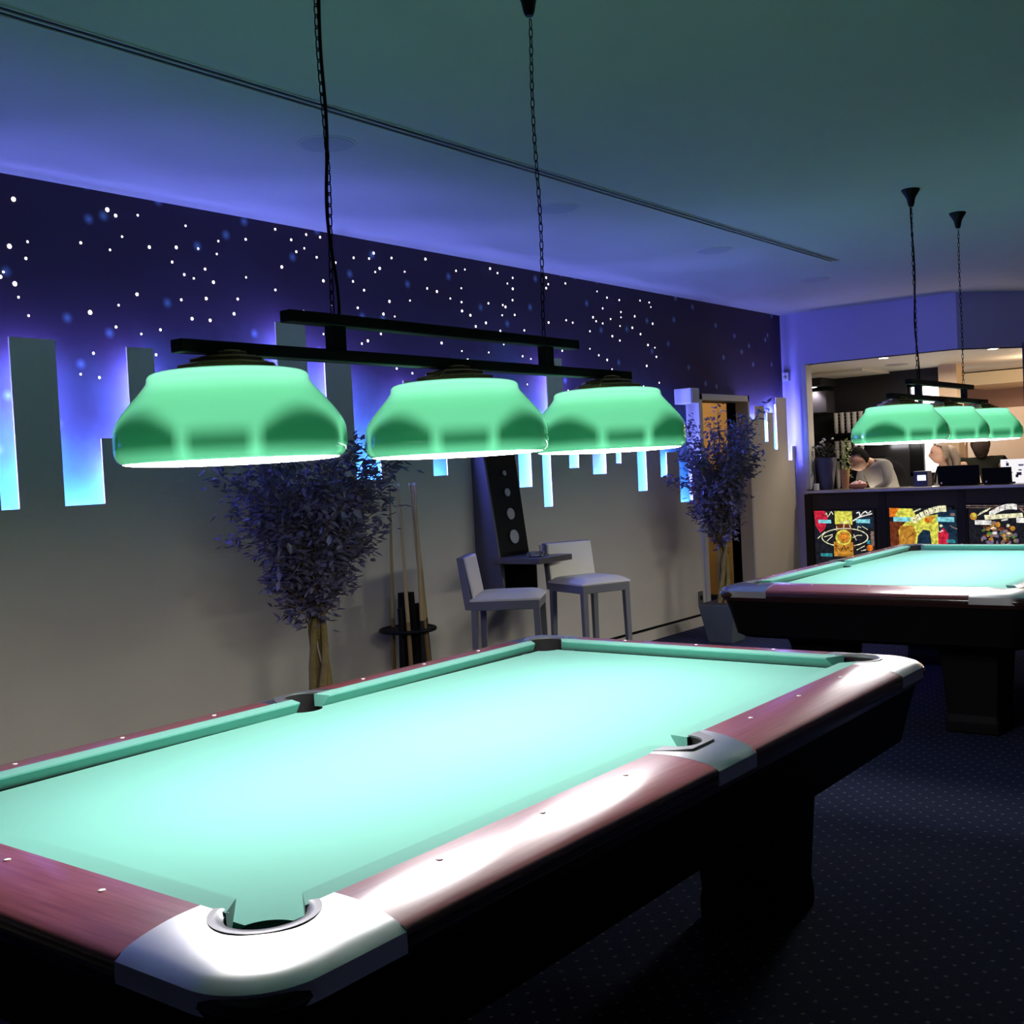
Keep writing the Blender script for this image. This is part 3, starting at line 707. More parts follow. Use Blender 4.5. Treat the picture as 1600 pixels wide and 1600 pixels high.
# ------------------------------------------------------------------ cue rack and cues
cr = thing('cue_rack', 'round black floor rack holding pool cues beside the leafy tree', 'cue rack', (1.29, 2.62, 0))
B().lathe([(.19, 0), (.19, .02), (.17, .03)], 36).obj('base', m_black, cr)
def torus(b, R, r, z, n=40, m=8): b.tube([(R * math.cos(2 * PI * i / n), R * math.sin(2 * PI * i / n), z) for i in range(n)], r, m, close=True); return b
b = torus(B(), .165, .012, .575); b.lathe([(.155, .57), (.155, .58)], 36); b.obj('holder_ring', m_black, cr)
B().hexa([(-.05, -.05, .03), (.05, -.05, .03), (.05, .05, .03), (-.05, .05, .03)], [(-.035, -.035, .80), (.035, -.035, .80), (.035, .035, .80), (-.035, .035, .80)]).obj('post', m_black, cr)
for a in (-2.6, 0.1): B().box(-.028, .028, -.012, .012, .03, .72).obj('upright', m_black, cr, loc=(.13 * math.cos(a), .13 * math.sin(a), 0))
for i, (a, tx, ty, pal, lab) in enumerate([(-2.3, .00, .03, 0, 'pale wooden pool cue leftmost in the floor rack'), (-1.75, .05, .04, 0, 'pool cue second from the left in the floor rack, tip catching light'),
                                      (-1.1, -.06, .05, 0, 'pool cue in the middle of the floor rack leaning left'), (-.55, -.03, .05, 0, 'pool cue at the right of the floor rack leaning left'), (1.6, .05, -.01, 0, 'pool cue at the back of the floor rack')]):
    q = thing('pool_cue', lab, 'pool cue', (1.29, 2.62, 0), 0, 'pool cues in the floor rack')
    x0, y0 = .14 * math.cos(a), .14 * math.sin(a); p0 = Vector((x0, y0, .035)); p1 = Vector((x0 + tx, y0 + ty, 1.46))
    def at_(t): return p0 + (p1 - p0) * t
    B().tube([at_(0), at_(.42)], [.0155, .0125], 10).obj('butt', m_butt if i % 2 else M('stained_cue_butt', (.28, .17, .06), .3, coat=.4), q, smooth=True)
    B().tube([at_(.42), at_(.99)], [.0125, .0065], 10).obj('shaft', m_cue, q, smooth=True)
    B().tube([at_(.99), at_(1)], [.0065, .0065], 10).obj('tip', m_tip, q, smooth=True)

# ------------------------------------------------------------------ potted trees
def leafy_tree(loc, label, seed, spread, z0, z1, nb, per, pot='slate', lean=0.0):
    R = random.Random(seed); t = thing('potted_tree', label, 'potted tree', loc)
    if True:
        a, c, h = .11, .165, .32
        p = B().hexa([(-a, -a, 0), (a, -a, 0), (a, a, 0), (-a, a, 0)], [(-c, -c, h), (c, -c, h), (c, c, h), (-c, c, h)]).obj('planter', m_pot, t, bevel=.006)
        B().box(-c + .01, c - .01, -c + .01, c - .01, h - .0, h + .006).obj('soil', m_soil, t)
    tr = B(); tips = []
    for k in range(4):
        a = k * 1.6 + R.random(); pts = []; r0 = .045
        for i in range(8):
            s = i / 7; z = .30 + (z0 + .25 - .30) * s
            pts.append((r0 * math.cos(a + s * 2.2) * (1 - .35 * s) + R.uniform(-.006, .006), r0 * math.sin(a + s * 2.2) * (1 - .35 * s), z))
        tr.tube(pts, [.024 - .010 * i / 7 for i in range(8)], 8)
    tr.obj('trunk', m_bark, t, smooth=True)
    br = B(); lf = B()
    for k in range(nb):
        a = R.random() * 2 * PI; el = R.random(); zs = z0 + (z1 - z0) * (.02 + .55 * R.random())
        out = spread * (.45 + .55 * R.random()); ze = zs + (z1 - z0) * (.12 + .42 * R.random())
        prof = min(1, .30 + 1.7 * (zs - z0) / (z1 - z0)); out *= prof
        if ze > z1: ze = z1 - R.random() * .1
        p0 = Vector((0, 0, zs)); p3 = Vector((out * math.cos(a), out * math.sin(a), ze)); p1 = p0.lerp(p3, .4) + Vector((0, 0, .08))
        pts = []
        for i in range(7):
            s = i / 6; pts.append(p0 * (1 - s) ** 2 + p1 * 2 * s * (1 - s) + p3 * s * s + Vector((R.uniform(-.01, .01), R.uniform(-.01, .01), 0)))
        br.tube(pts, [.006 - .0045 * i / 6 for i in range(7)], 5)
        for j in range(per):
            s = .25 + .75 * R.random() ** .7; f = s * 6; i = min(5, int(f)); p = Vector(pts[i]).lerp(Vector(pts[i + 1]), f - i)
            p += Vector((R.gauss(0, .03), R.gauss(0, .03), R.gauss(0, .03)))
            d = Vector((math.cos(a) + R.gauss(0, .8), math.sin(a) + R.gauss(0, .8), R.gauss(.1, .55))).normalized()
            w = d.cross(Vector((R.gauss(0, .4), R.gauss(0, .4), 1))).normalized(); u = w.cross(d)
            L = R.uniform(.035, .062); W = L * .24; dr = u * (-.12 * L)
            m1 = p + d * L * .3; m2 = p + d * L * .65
            lf.add([p, m1 + w * W + u * .1 * W, m2 + w * W * .8 + dr * .4, p + d * L + dr, m2 - w * W * .8 + dr * .4, m1 - w * W + u * .1 * W, p + d * L * .5 - u * .12 * L],
                   [(0, 1, 6), (1, 2, 6), (2, 3, 6), (3, 4, 6), (4, 5, 6), (5, 0, 6)])
    br.obj('branches', m_bark, t, smooth=True)
    lf.obj('foliage', m_leaf, t)
    return t
leafy_tree((.20, 2.22, 0), 'bushy artificial tree with dusky violet leaves behind the near pool table', 3, .54, .66, 1.74, 150, 52)
leafy_tree((4.78, 2.29, 0), 'slim artificial tree in a slate planter by the far doorway', 11, .44, .58, 1.96, 130, 42)

# ------------------------------------------------------------------ small things on the walls
def wallbox(name, label, cat, x, z, wx=.16, h=.14):
    t = thing(name, label, cat, (x, YP, z)); B().box(-wx / 2, wx / 2, -.07, .105, -h / 2, h / 2).obj('housing', m_white, t, bevel=.008)
    B().box(-wx / 2 + .015, wx / 2 - .015, -.074, -.068, -h / 2 + .015, h / 2 - .015).obj('grille', M('light_mesh', (.6, .6, .62), .6), t); return t
wallbox('wall_speaker', 'small white box speaker mounted left of the doorway', 'speaker', 5.45, 2.10)
t = thing('motion_sensor', 'small white sensor box high on the blue bar wall corner', 'sensor', (XF, 2.97, 2.36))
B().box(-.06, 0, -.035, .035, -.045, .045).obj('housing', m_white, t, bevel=.006); B().ball((-.062, 0, -.01), (.012, .02, .02), 12, 8).obj('lens', m_trim, t)
t = thing('wall_socket', 'dark wall socket low beside the far planter', 'socket', (5.50, YP, .26))
B().box(-.04, .04, -.012, 0, -.06, .06).obj('plate', M('grey_plate', (.12, .12, .12), .5), t, bevel=.003); B().lathe([(.022, 0), (.022, .002)], 20).obj('outlet', m_black, t, loc=(0, -.0125, .0)).rotation_euler = (PI / 2, 0, 0)

# small chromed foot on the carpet below the far table
ft = thing('floor_stand', 'low round black floor stand with a short chrome stem by the far table', 'stand', (2.70, -.31, 0))
B().lathe([(.10, 0), (.10, .008), (.05, .014), (.001, .016)], 36).obj('base', M('dark_olive_metal', (.05, .05, .03), .3, .5), ft, smooth=True)
B().lathe([(.018, .012), (.013, .05), (.010, .11)], 20).obj('stem', M('chrome', (.8, .8, .8), .1, 1.0), ft, smooth=True)

# ------------------------------------------------------------------ bar counter and lit glasses
bc = thing('bar_counter', 'long dark bar counter with a painted glint on its front edge at the back of the hall', 'bar counter', (XF, 0, 0))
m_front = M('charcoal_panel', (.055, .044, .032), .8, spec=.15, var=(4, .15))
B().box(0, .10, -1.6, 2.795, 0, 1.105).obj('front_panel', m_front, bc)
B().box(-.05, .34, -1.6, 2.80, 1.105, 1.14).obj('worktop', M('worktop_laminate', (.16, .14, .13), .25), bc, bevel=.004)
B().box(-.056, -.05, -1.6, 2.80, 1.112, 1.134).obj('edge_glint', M('painted_edge_glint', (.62, .55, .52), .3), bc)  # pale strip paints in the light reflected along the worktop edge
for y in (2.80, 2.005, 1.226, .45):
    B().box(-.012, 0, y - .045, y + .03, 0, 1.10).obj('upright', M('dark_upright', (.035, .03, .024), .8, spec=.15), bc)
def art_mat(name, col, s): return EM(name, col, s)
def art_mat(name, col, s):
    m = EM(name, col, s); nt = m.node_tree; e = [n for n in nt.nodes if n.type == 'EMISSION'][0]; tc = nt.nodes.new('ShaderNodeTexCoord')
    n = nt.nodes.new('ShaderNodeTexNoise'); n.inputs['Scale'].default_value = 28; n.inputs['Detail'].default_value = 5; nt.links.new(tc.outputs['Object'], n.inputs['Vector'])
    q = nt.nodes.new('ShaderNodeMapRange'); q.inputs[1].default_value = .35; q.inputs[2].default_value = .65; q.inputs[3].default_value = .45 * s; q.inputs[4].default_value = 1.15 * s
    nt.links.new(n.outputs['Fac'], q.inputs[0]); nt.links.new(q.outputs[0], e.inputs[1]); return m
AM = {k: art_mat('backlit_' + k, c, s) for k, (c, s) in dict(black=((.02, .02, .03), .8), red=((.9, .03, .08), .75), orange=((.95, .22, .02), .9), amber=((.85, .38, .05), .75), yellow=((.92, .88, .12), .9),
      cyan=((.3, .85, .95), .9), white=((.98, .95, .9), 1.0), cream=((.95, .92, .6), 1.0), navy=((.02, .05, .10), .7), brown=((.22, .05, .02), .8), teal=((.05, .4, .45), .8), dull=((.40, .25, .2), .8), green=((.12, .32, .06), .8), violet=((.3, .24, .4), .7)).items()}
AN = list(AM)
class Art(B):
    """u to the viewer's right (-y), v up (z), on the plane x"""
    def __init__(s): super().__init__(); s.k = 0
    def q(s, u, v):
        return (-.001 - .0004 * s.k, -u, v)
    def poly(s, pts, c): s.k += 1; s.add([s.q(u, v) for u, v in pts], [tuple(range(len(pts)))], AN.index(c))
    def rect(s, u0, u1, v0, v1, c): s.poly([(u0, v0), (u1, v0), (u1, v1), (u0, v1)], c)
    def ell(s, u, v, a, b_, c, n=20): s.poly([(u + a * math.cos(2 * PI * i / n), v + b_ * math.sin(2 * PI * i / n)) for i in range(n)], c)
    def line(s, pts, w, c):
        s.k += 1
        for (a, b_), (c2, d) in zip(pts, pts[1:]):
            dx_, dy_ = c2 - a, d - b_; L = math.hypot(dx_, dy_) or 1; nx, ny = -dy_ / L * w / 2, dx_ / L * w / 2
            s.add([s.q(a + nx, b_ + ny), s.q(c2 + nx, d + ny), s.q(c2 - nx, d - ny), s.q(a - nx, b_ - ny)], [(3, 2, 1, 0)], AN.index(c))
    def ring(s, u, v, a, b_, w, c, n=28, a0=0, a1=360):
        s.line([(u + a * math.cos(math.radians(a0 + (a1 - a0) * i / n)), v + b_ * math.sin(math.radians(a0 + (a1 - a0) * i / n))) for i in range(n + 1)], w, c)
KP = .00667
def panel(label, yl, wd, draw, px0, py0, ztop=.925):
    t = thing('backlit_panel', label, 'backlit glass', (XF - .014, yl, 0), group='backlit game glasses on the bar front')
    hgt = .62
    fb = B().box(0, .014, -wd - .012, .012, ztop - hgt - .012, ztop - hgt).box(0, .014, -wd - .012, .012, ztop, ztop + .012).box(0, .014, 0, .012, ztop - hgt, ztop).box(0, .014, -wd - .012, -wd, ztop - hgt, ztop)
    fb.obj('frame', m_black, t)
    a = Art(); a.rect(0, wd, ztop - hgt, ztop, 'black')
    P = lambda x, y: ((x - px0) * KP, ztop - (y - py0 + (x - px0) * .033) * KP)
    draw(a, P); a.obj('artwork', [AM[k] for k in AN], t)
    return t
def R2(a, P, x0, x1, y0, y1, c): a.poly([P(x0, y1), P(x1, y1), P(x1, y0), P(x0, y0)], c)
def E2(a, P, x, y, rx, ry, c): u, v = P(x, y); a.ell(u, v, rx * KP, ry * KP, c)
def L2(a, P, pts, w, c): a.line([P(*p) for p in pts], w * KP, c)
def script(a, P, x0, x1, y, h, c, w=1.4, seed=1, slope=0):
    R = random.Random(seed); pts = []; x = x0
    while x < x1: pts.append((x, y + slope * (x - x0) + R.uniform(-h, h))); x += R.uniform(1.2, 2.6)
    L2(a, P, pts, w, c)
def g1(a, P):
    a.poly([P(1272, 797), P(1290, 797), P(1295, 806), P(1289, 826), P(1281, 832), P(1274, 820)], 'red')
    R2(a, P, 1340, 1366, 806, 822, 'navy'); R2(a, P, 1306, 1334, 797, 818, 'yellow'); R2(a, P, 1309, 1332, 817, 866, 'brown')
    R2(a, P, 1279, 1300, 811, 816.5, 'cyan'); R2(a, P, 1340, 1362, 809, 815, 'cyan'); R2(a, P, 1281, 1300, 864, 869, 'teal')
    script(a, P, 1290, 1304, 804, 4, 'cream', 1.2, 4, -.3); script(a, P, 1341, 1366, 802, 4, 'white', 1.8, 8, -.1)
    L2(a, P, [(1335, 812), (1345, 806), (1352, 804), (1366, 800)], 2, 'white')
    a.ring(*P(1321, 838), 37 * KP, 14 * KP, 1.5 * KP, 'cream'); R2(a, P, 1303, 1334, 845, 868, 'amber')
    E2(a, P, 1319, 838, 13, 12, 'yellow'); E2(a, P, 1320, 838, 10.5, 9.5, 'amber'); E2(a, P, 1320, 837, 6, 5, 'orange'); a.ring(*P(1320, 837), 3 * KP, 2.4 * KP, .8 * KP, 'yellow')
    for s in range(7): L2(a, P, [(1304 + s * 5, 850 + (s % 3) * 5), (1308 + s * 5, 853 + (s % 2) * 5)], 1.6, 'brown')
    for p in ([(1277, 841), (1285, 834), (1290, 830)], [(1288, 838), (1302, 834)], [(1292, 845), (1302, 836)], [(1334, 838), (1342, 834), (1349, 834)], [(1336, 833), (1340, 842)], [(1309, 820), (1309, 828)], [(1322, 812), (1320, 826)], [(1314, 816), (1328, 812), (1332, 824)], [(1343, 820), (1348, 822)], [(1344, 820), (1342, 826)], [(1350, 820), (1359, 825)], [(1340, 857), (1353, 850)], [(1347, 858), (1355, 856)]):
        L2(a, P, p, 1.2, 'cream')
    R2(a, P, 1363, 1368, 827, 850, 'dull'); E2(a, P, 1361, 853, 5, 5, 'orange'); R2(a, P, 1357, 1362, 841, 847, 'teal')
def g2(a, P):
    R2(a, P, 1390, 1410, 815, 862, 'brown'); R2(a, P, 1460, 1489, 796, 862, 'navy'); R2(a, P, 1390, 1406, 794.5, 808, 'orange')
    a.poly([P(1405, 795), P(1425, 795), P(1432, 810), P(1422, 822), P(1412, 812), P(1398, 806)], 'yellow')
    a.poly([P(1418, 812), P(1462, 803), P(1464, 860), P(1405, 862), P(1403, 828), P(1410, 820)], 'yellow')
    a.poly([P(1405, 822), P(1424, 820), P(1430, 832), P(1425, 862), P(1403, 862)], 'amber')
    a.poly([P(1428, 862), P(1432, 836), P(1440, 826), P(1450, 828), P(1452, 850), P(1452, 862)], 'navy')
    a.poly([P(1462, 830), P(1470, 823), P(1477, 832), P(1474, 862), P(1461, 862)], 'red')
    E2(a, P, 1452, 811, 8, 5.5, 'amber'); E2(a, P, 1446, 812, 4, 3.5, 'orange'); E2(a, P, 1458, 814, 4, 5, 'yellow')
    R2(a, P, 1396, 1422, 808, 815, 'cyan'); R2(a, P, 1461, 1486, 807, 814, 'cyan'); R2(a, P, 1474, 1486, 840, 845, 'teal')
    n = 8
    for i in range(n):
        s = i / (n - 1); x = 1427 + 45 * s; y = 812 - 17.5 * math.sin(s * PI / 2); an = -.55 + .5 * s
        cx_, sx_ = math.cos(an), math.sin(an); w_, h_ = 3.1, 4.6
        a.poly([P(x + cx_ * p * w_ - sx_ * q_ * h_, y + sx_ * p * w_ + cx_ * q_ * h_) for p, q_ in ((-1, 1), (1, 1), (1, -1), (-1, -1))], 'cream')
        if i in (0, 1, 3, 5, 6): E2(a, P, x, y, .8, 1.3, 'brown')
    L2(a, P, [(1427, 800), (1438, 795)], 2, 'cream'); L2(a, P, [(1416, 840), (1426, 832), (1434, 830)], 1, 'brown')
    script(a, P, 1462, 1470, 829, 2.5, 'white', 1.3, 3); E2(a, P, 1484, 803, 3.5, 2.5, 'dull'); L2(a, P, [(1480, 819), (1484, 822), (1490, 824)], 1.5, 'dull'); E2(a, P, 1467, 820, 2.5, 2, 'cream')
def g3(a, P):
    R2(a, P, 1510, 1612, 791, 792, 'dull'); R2(a, P, 1510, 1612, 794, 794.7, 'dull')
    E2(a, P, 1520, 807, 5, 5.5, 'amber'); E2(a, P, 1521, 805.5, 3, 3, 'yellow')
    n = 16; up_ = []; lo_ = []
    for i in range(n + 1): s = i / n; x = 1542 + 38 * s; y = 803 - 12 * math.sin(s * PI * .62); up_.append((x, y - 3)); lo_.append((x, y + 5))
    a.poly([P(*p) for p in lo_] + [P(*p) for p in up_[::-1]], 'white')
    for x in (1549, 1556, 1564, 1572): L2(a, P, [(x, 791), (x + .3, 797)], .7, 'brown')
    a.poly([P(1536, 812), P(1588, 807), P(1587, 801), P(1535, 805)], 'cream')
    for x in (1544, 1552, 1560, 1571, 1579): L2(a, P, [(x, 804), (x, 808)], .5, 'brown')
    for s in range(5): L2(a, P, [(1526 + s * 3, 806 - s * 1.6), (1532 + s * 3, 800 - s * 1.4)], 1.3, 'cream'); L2(a, P, [(1582 + s * 2.4, 794 + s * 2), (1588 + s * 1.6, 797 + s * 2)], 1.3, 'dull')
    R2(a, P, 1522, 1545, 812.5, 819, 'white'); R2(a, P, 1579, 1604, 808, 815, 'white'); R2(a, P, 1589, 1598, 827, 833, 'white'); E2(a, P, 1599, 798, 4, 4.5, 'cream')
    R = random.Random(5)
    for i in range(90):
        an = R.random() * 2 * PI; rr_ = math.sqrt(R.random()) * 27; E2(a, P, 1554 + rr_ * math.cos(an), 838 + rr_ * .85 * math.sin(an), R.uniform(1.5, 4), R.uniform(1.2, 3.2), R.choice(['dull', 'dull', 'violet', 'brown', 'amber', 'violet', 'green', 'dull']))
    E2(a, P, 1555, 818, 3.5, 4, 'amber'); E2(a, P, 1575, 823, 3.5, 3.5, 'amber'); E2(a, P, 1569, 819, 2.2, 2.2, 'cream')
    L2(a, P, [(1545, 824), (1550, 822), (1553, 824)], 1.8, 'white'); E2(a, P, 1550, 830, 3.5, 2, 'white'); E2(a, P, 1569, 830, 3, 1.6, 'cream'); L2(a, P, [(1560, 812), (1569, 810)], 2.2, 'white')
panel('backlit glass panel with a yellow eye-shaped outline and orange whorl, leftmost on the bar front', 2.728, .645, g1, 1272, 797)
panel('middle backlit glass on the bar front, yellow and orange with a dark centre', 1.925, .62, g2, 1390, 795, .935)
panel('rightmost backlit glass on the bar front, white banners over muted coloured balls', 1.15, .66, g3, 1513, 790, .955)

# ------------------------------------------------------------------ behind the bar
CX = 7.93; CT = 1.14
# shelving with cups
sh = thing('bar_shelf', 'dark open shelving behind the bar holding stacked white cups', 'shelf', (XB, 3.18, 0))
for z in (1.09, 1.46, 1.765): B().box(-.28, 0, -.45, .55, z - .02, z).obj('shelf_board', m_black, sh)
B().box(-.28, 0, .55, .58, 1.0, 2.2).obj('side_board', m_black, sh)
cup = B().lathe([(.018, 0), (.020, .004), (.030, .048), (.032, .05), (.029, .05), (.018, .008), (.001, .006)], 14, caps=False).obj('cup', m_white, smooth=True)
first = True
for z, ncol, nst in ((1.765, 5, 6), (1.46, 5, 5), (1.09, 2, 8)):
    for c_ in range(ncol):
        for k in range(nst):
            o = cup if first else cup.copy()
            if not first: C.objects.link(o)
            first = False
            o.location = (XB - .14, 3.29 - c_ * .078, z + .001 + k * .0405)
            tag(o, 'small white cup in the tall stacks on the dark bar shelf', 'cup', 'stacked white cups on the bar shelf')
cb = thing('wall_cabinet', 'grey cabinet high on the dark back wall of the bar under a downlight', 'cabinet', (XB, 3.52, 2.03))
B().box(-.25, 0, -.17, .17, 0, .27).obj('body', M('grey_cabinet', (.07, .07, .08), .5), cb, bevel=.004); B().box(-.256, -.25, -.16, .16, .01, .26).obj('door', M('grey_cabinet_door', (.10, .09, .11), .35), cb)
dl = []
def downlight(x, y, z, lab, e, r=.045, warm=(1, .86, .66)):
    t = thing('downlight', lab, 'downlight', (x, y, z), group='round downlights over the bar'); B().lathe([(r + .014, -.006), (r + .018, 0)], 24).obj('ring', m_trim, t)
    B().lathe([(r, -.008), (r, -.006)], 24).obj('lens', EM('downlight_glow', warm, 12), t)
    l = light('downlight_beam', 'SPOT', (0, 0, -.02), e, warm, .04, parent=t, spot=math.radians(115)); return t
downlight(7.90, 1.98, HB, 'small round downlight in the bar soffit left of the hanging lamp chain', 45)
downlight(8.15, .98, HB, 'small round downlight in the bar soffit near the right edge', 45)
struct(B().box(XB - .55, XB, 3.30, 3.75, 2.355, HB - .03).obj('trim_7', m_dark_wall))
downlight(XB - .30, 3.50, 2.355, 'small round downlight deep over the dark back cabinet', 14, .04, (1, .93, .9))
t = thing('soffit_speaker', 'flat round speaker in the cream soffit above the bar', 'speaker', (8.95, 2.2, HB)); B().lathe([(.13, -.006), (.14, 0)], 32).obj('rim', m_trim, t); B().lathe([(.118, -.009), (.12, -.006)], 32).obj('grille', M('grey_grille', (.3, .28, .26), .6), t)
struct(B().box(9.0, 9.9, 2.62, 4.3, HB - .03, HB).obj('trim_5', m_soffit))
# pillar
pl = B().box(XB - .25, XB + .0, 1.80, 2.005, 0, HB); 
struct(pl.obj('pillar', M('pale_maple_panel', (.55, .40, .24), .45, var=(6, .12))))
struct(B().box(XB - .254, XB - .25, 1.80, 2.005, 2.22, 2.235).box(XB - .254, XB - .25, 1.80, 2.005, 2.02, 2.028).obj('trim_6', m_black))
# bright windows beyond the bar
m_day = EM('daylit_glass', (1.0, .98, .95), 3.2)
wn = B().box(0, .01, -.395, 0, 1.22, 2.28).obj('pane', m_day); wn.parent = None
wroot = bpy.data.objects.new('window_1', None); C.objects.link(wroot); wroot.location = (XB + .09, 2.44, 0); wroot['kind'] = 'structure'; wn.parent = wroot
fb = B()
for y0_, y1_ in ((-.01, .03), (-.145, -.10), (-.42, -.385)): fb.box(-.05, 0, y0_, y1_, 1.2, 2.32)
for z0_, z1_ in ((1.2, 1.24), (1.60, 1.63), (1.98, 2.02), (2.27, 2.32)): fb.box(-.05, 0, -.42, .03, z0_, z1_)
fb.box(-.06, -.02, -.11, .03, 1.24, 1.98); fb.obj('window_frame', m_black, wroot)
light('window_daylight', 'AREA', (XB - .02, 2.22, 1.75), 14, (1, .97, .92), .4, rot=(0, -PI / 2, 0), size_y=.9)
# wall picture / window in the lounge with small lamps
t = thing('wall_picture', 'framed pale violet picture with small bright lamps on the pink lounge wall', 'picture', (12.88, 1.76, 2.02)); B().box(-.02, 0, -.42, .05, 0, .37).obj('frame', M('mauve_frame', (.25, .16, .17), .5), t)
B().box(-.024, -.02, -.40, .03, .02, .35).obj('picture_surface', M('violet_grey_surface', (.38, .29, .38), .25), t)
for i, (y, z) in enumerate([(-.22, .27), (-.29, .27), (-.36, .265), (-.29, .10), (-.35, .10)]): B().ball((-.03, y, z), (.006, .024, .015), 12, 6).obj('spot_lamp', EM('tiny_lamp_glow', (1, .8, .85), 3), t)
# pale cove above the lounge
struct(B().box(11.4, 12.85, -3, 2.3, 2.30, 2.46).obj('ceiling_cove', M('cream_cove', (.85, .72, .48), .7)))
light('lounge_light', 'AREA', (11.6, .9, 2.2), 80, (1, .76, .5), 1.2, rot=(0, 0, 0))
light('lounge_fill', 'POINT', (11.0, .4, 1.95), 16, (1, .8, .55), .1)  # unseen point light added to lift the soffit
light('soffit_fill', 'AREA', (8.45, 1.7, .95), 20, (1, .86, .68), .4, rot=(PI, 0, 0), size_y=2.2)  # unseen upward area light, added to brighten the soffit
light('bar_fill', 'AREA', (8.9, 1.9, 2.40), 22, (1, .85, .7), .8, rot=(0, 0, 0))  # unseen area light added to brighten the bar, no fixture
light('wallwash', 'POINT', (9.6, .95, 2.2), 12, (1, .74, .5), .1)

# planters, bowl, screens, sign on the counter
t = thing('flower_pot', 'tall grey-violet pot with dark foliage and white blossoms at the left end of the bar', 'potted plant', (CX + .02, 2.66, CT))
B().lathe([(.065, 0), (.07, .01), (.115, .33), (.12, .34), (.11, .34), (.10, .32)], 28).obj('pot', M('lilac_grey_pot', (.09, .09, .14), .4), t, smooth=True)
R = random.Random(4); lf = B(); fl = B()
for i in range(150):
    a = R.random() * 2 * PI; rr_ = R.random() * .13; p = Vector((rr_ * math.cos(a), rr_ * math.sin(a), .34 + R.random() * .12)); d = Vector((math.cos(a), math.sin(a), R.gauss(.5, .4))).normalized(); w_ = d.cross(Vector((0, 0, 1))).normalized()
    lf.add([p, p + d * .03 + w_ * .012, p + d * .07, p + d * .03 - w_ * .012], [(0, 1, 2, 3)])
for i in range(10):
    a = R.random() * 2 * PI; rr_ = R.random() * .14; fl.ball((rr_ * math.cos(a), rr_ * math.sin(a), .45 + R.random() * .09), (.016, .016, .012), 8, 6)
lf.obj('foliage', M('dark_foliage', (.015, .02, .015), .6), t); fl.obj('blossoms', M('white_blossom', (.5, .5, .5), .6), t)
t = thing('herb_pot', 'small orange pot with a light green climbing plant beside the grey-violet pot', 'potted plant', (CX + .0, 2.45, CT))
B().lathe([(.035, 0), (.05, .20), (.053, .21), (.046, .21)], 24).obj('pot', M('terracotta', (.55, .28, .10), .5), t, smooth=True)
lf = B()
for i in range(230):
    a = R.random() * 2 * PI; z = .12 + .40 * R.random(); rr_ = R.random() * .065; p = Vector((rr_ * math.cos(a) - .01, rr_ * math.sin(a) - .02, z)); d = Vector((math.cos(a), math.sin(a), R.gauss(0, .6))).normalized(); w_ = d.cross(Vector((.1, 0, 1))).normalized()
    lf.add([p, p + d * .014 + w_ * .009, p + d * .034, p + d * .014 - w_ * .009], [(0, 1, 2, 3)])
lf.tube([(0, 0, .2), (.01, .0, .35), (0, -.02, .5)], .004, 6); lf.obj('foliage', M('light_green_leaf', (.22, .30, .06), .5), t)
t = thing('candle_glass', 'short pale glass jar at the far left of the bar top', 'jar', (CX - .12, 2.72, CT)); B().lathe([(.03, 0), (.03, .07), (.026, .07), (.026, .01)], 18).obj('jar', m_white, t, smooth=True)
t = thing('snack_bowl', 'pink shallow bowl heaped with pale sweets on the bar top', 'bowl', (CX - .08, 2.28, CT))
B().lathe([(.05, 0), (.085, .02), (.098, .05), (.092, .05), (.06, .03), (.001, .03)], 28, caps=False).obj('bowl', M('salmon_bowl', (.70, .30, .20), .4), t, smooth=True)
b = B()
for i in range(26): a = R.random() * 2 * PI; rr_ = math.sqrt(R.random()) * .07; b.ball((rr_ * math.cos(a), rr_ * math.sin(a), .045 + (.075 - rr_) * .45), .016, 8, 6)
b.obj('sweets', M('pale_sweets', (.8, .55, .5), .4), t)
def screen(y, wd, h, lab, x=CX - .10):
    t = thing('screen', lab, 'screen', (x, y, CT), group='black screens standing on the bar')
    B().hexa([(0, -wd / 2, .015), (.025, -wd / 2, .015), (.025, wd / 2, .015), (0, wd / 2, .015)], [(-.02, -wd / 2, h), (.005, -wd / 2, h), (.005, wd / 2, h), (-.02, wd / 2, h)]).obj('panel', m_laptop, t, bevel=.003)
    B().box(-.02, .22, -wd / 2 + .02, wd / 2 - .02, 0, .016).obj('base', m_laptop, t, bevel=.003); B().ball((-.014, wd / 2 - .04, .03), .010, 10, 6).obj('badge', m_white, t)
screen(1.26, .40, .20, 'larger black laptop, its lid facing us, left of the pair on the bar')
screen(.90, .27, .165, 'smaller black screen right of the laptop on the bar')
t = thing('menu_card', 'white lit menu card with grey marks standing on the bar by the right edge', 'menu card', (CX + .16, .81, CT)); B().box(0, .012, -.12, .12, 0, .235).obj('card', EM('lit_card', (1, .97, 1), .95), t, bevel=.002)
b = B()
for u, v, w_, h_ in ((.055, .17, .025, .03), (.06, .205, .015, .008), (-.07, .172, .05, .010), (-.07, .165, .04, .006), (-.06, .12, .03, .012), (-.05, .075, .045, .03), (-.03, .055, .025, .03), (.03, .10, .04, .008)): b.box(-.002, 0, u - w_ / 2, u + w_ / 2, v, v + h_)
b.obj('print', M('grey_violet_print', (.12, .1, .25), .6), t)
t = thing('till', 'small dark till with a bright blue-white display on the bar', 'till', (7.98, 1.66, CT)); B().box(-.06, .09, -.07, .07, 0, .155).obj('housing', M('navy_housing', (.02, .02, .06), .4), t, bevel=.005)
B().box(-.064, -.06, -.055, .03, .06, .115).obj('display', EM('till_display', (.85, .9, 1), 1.4), t)
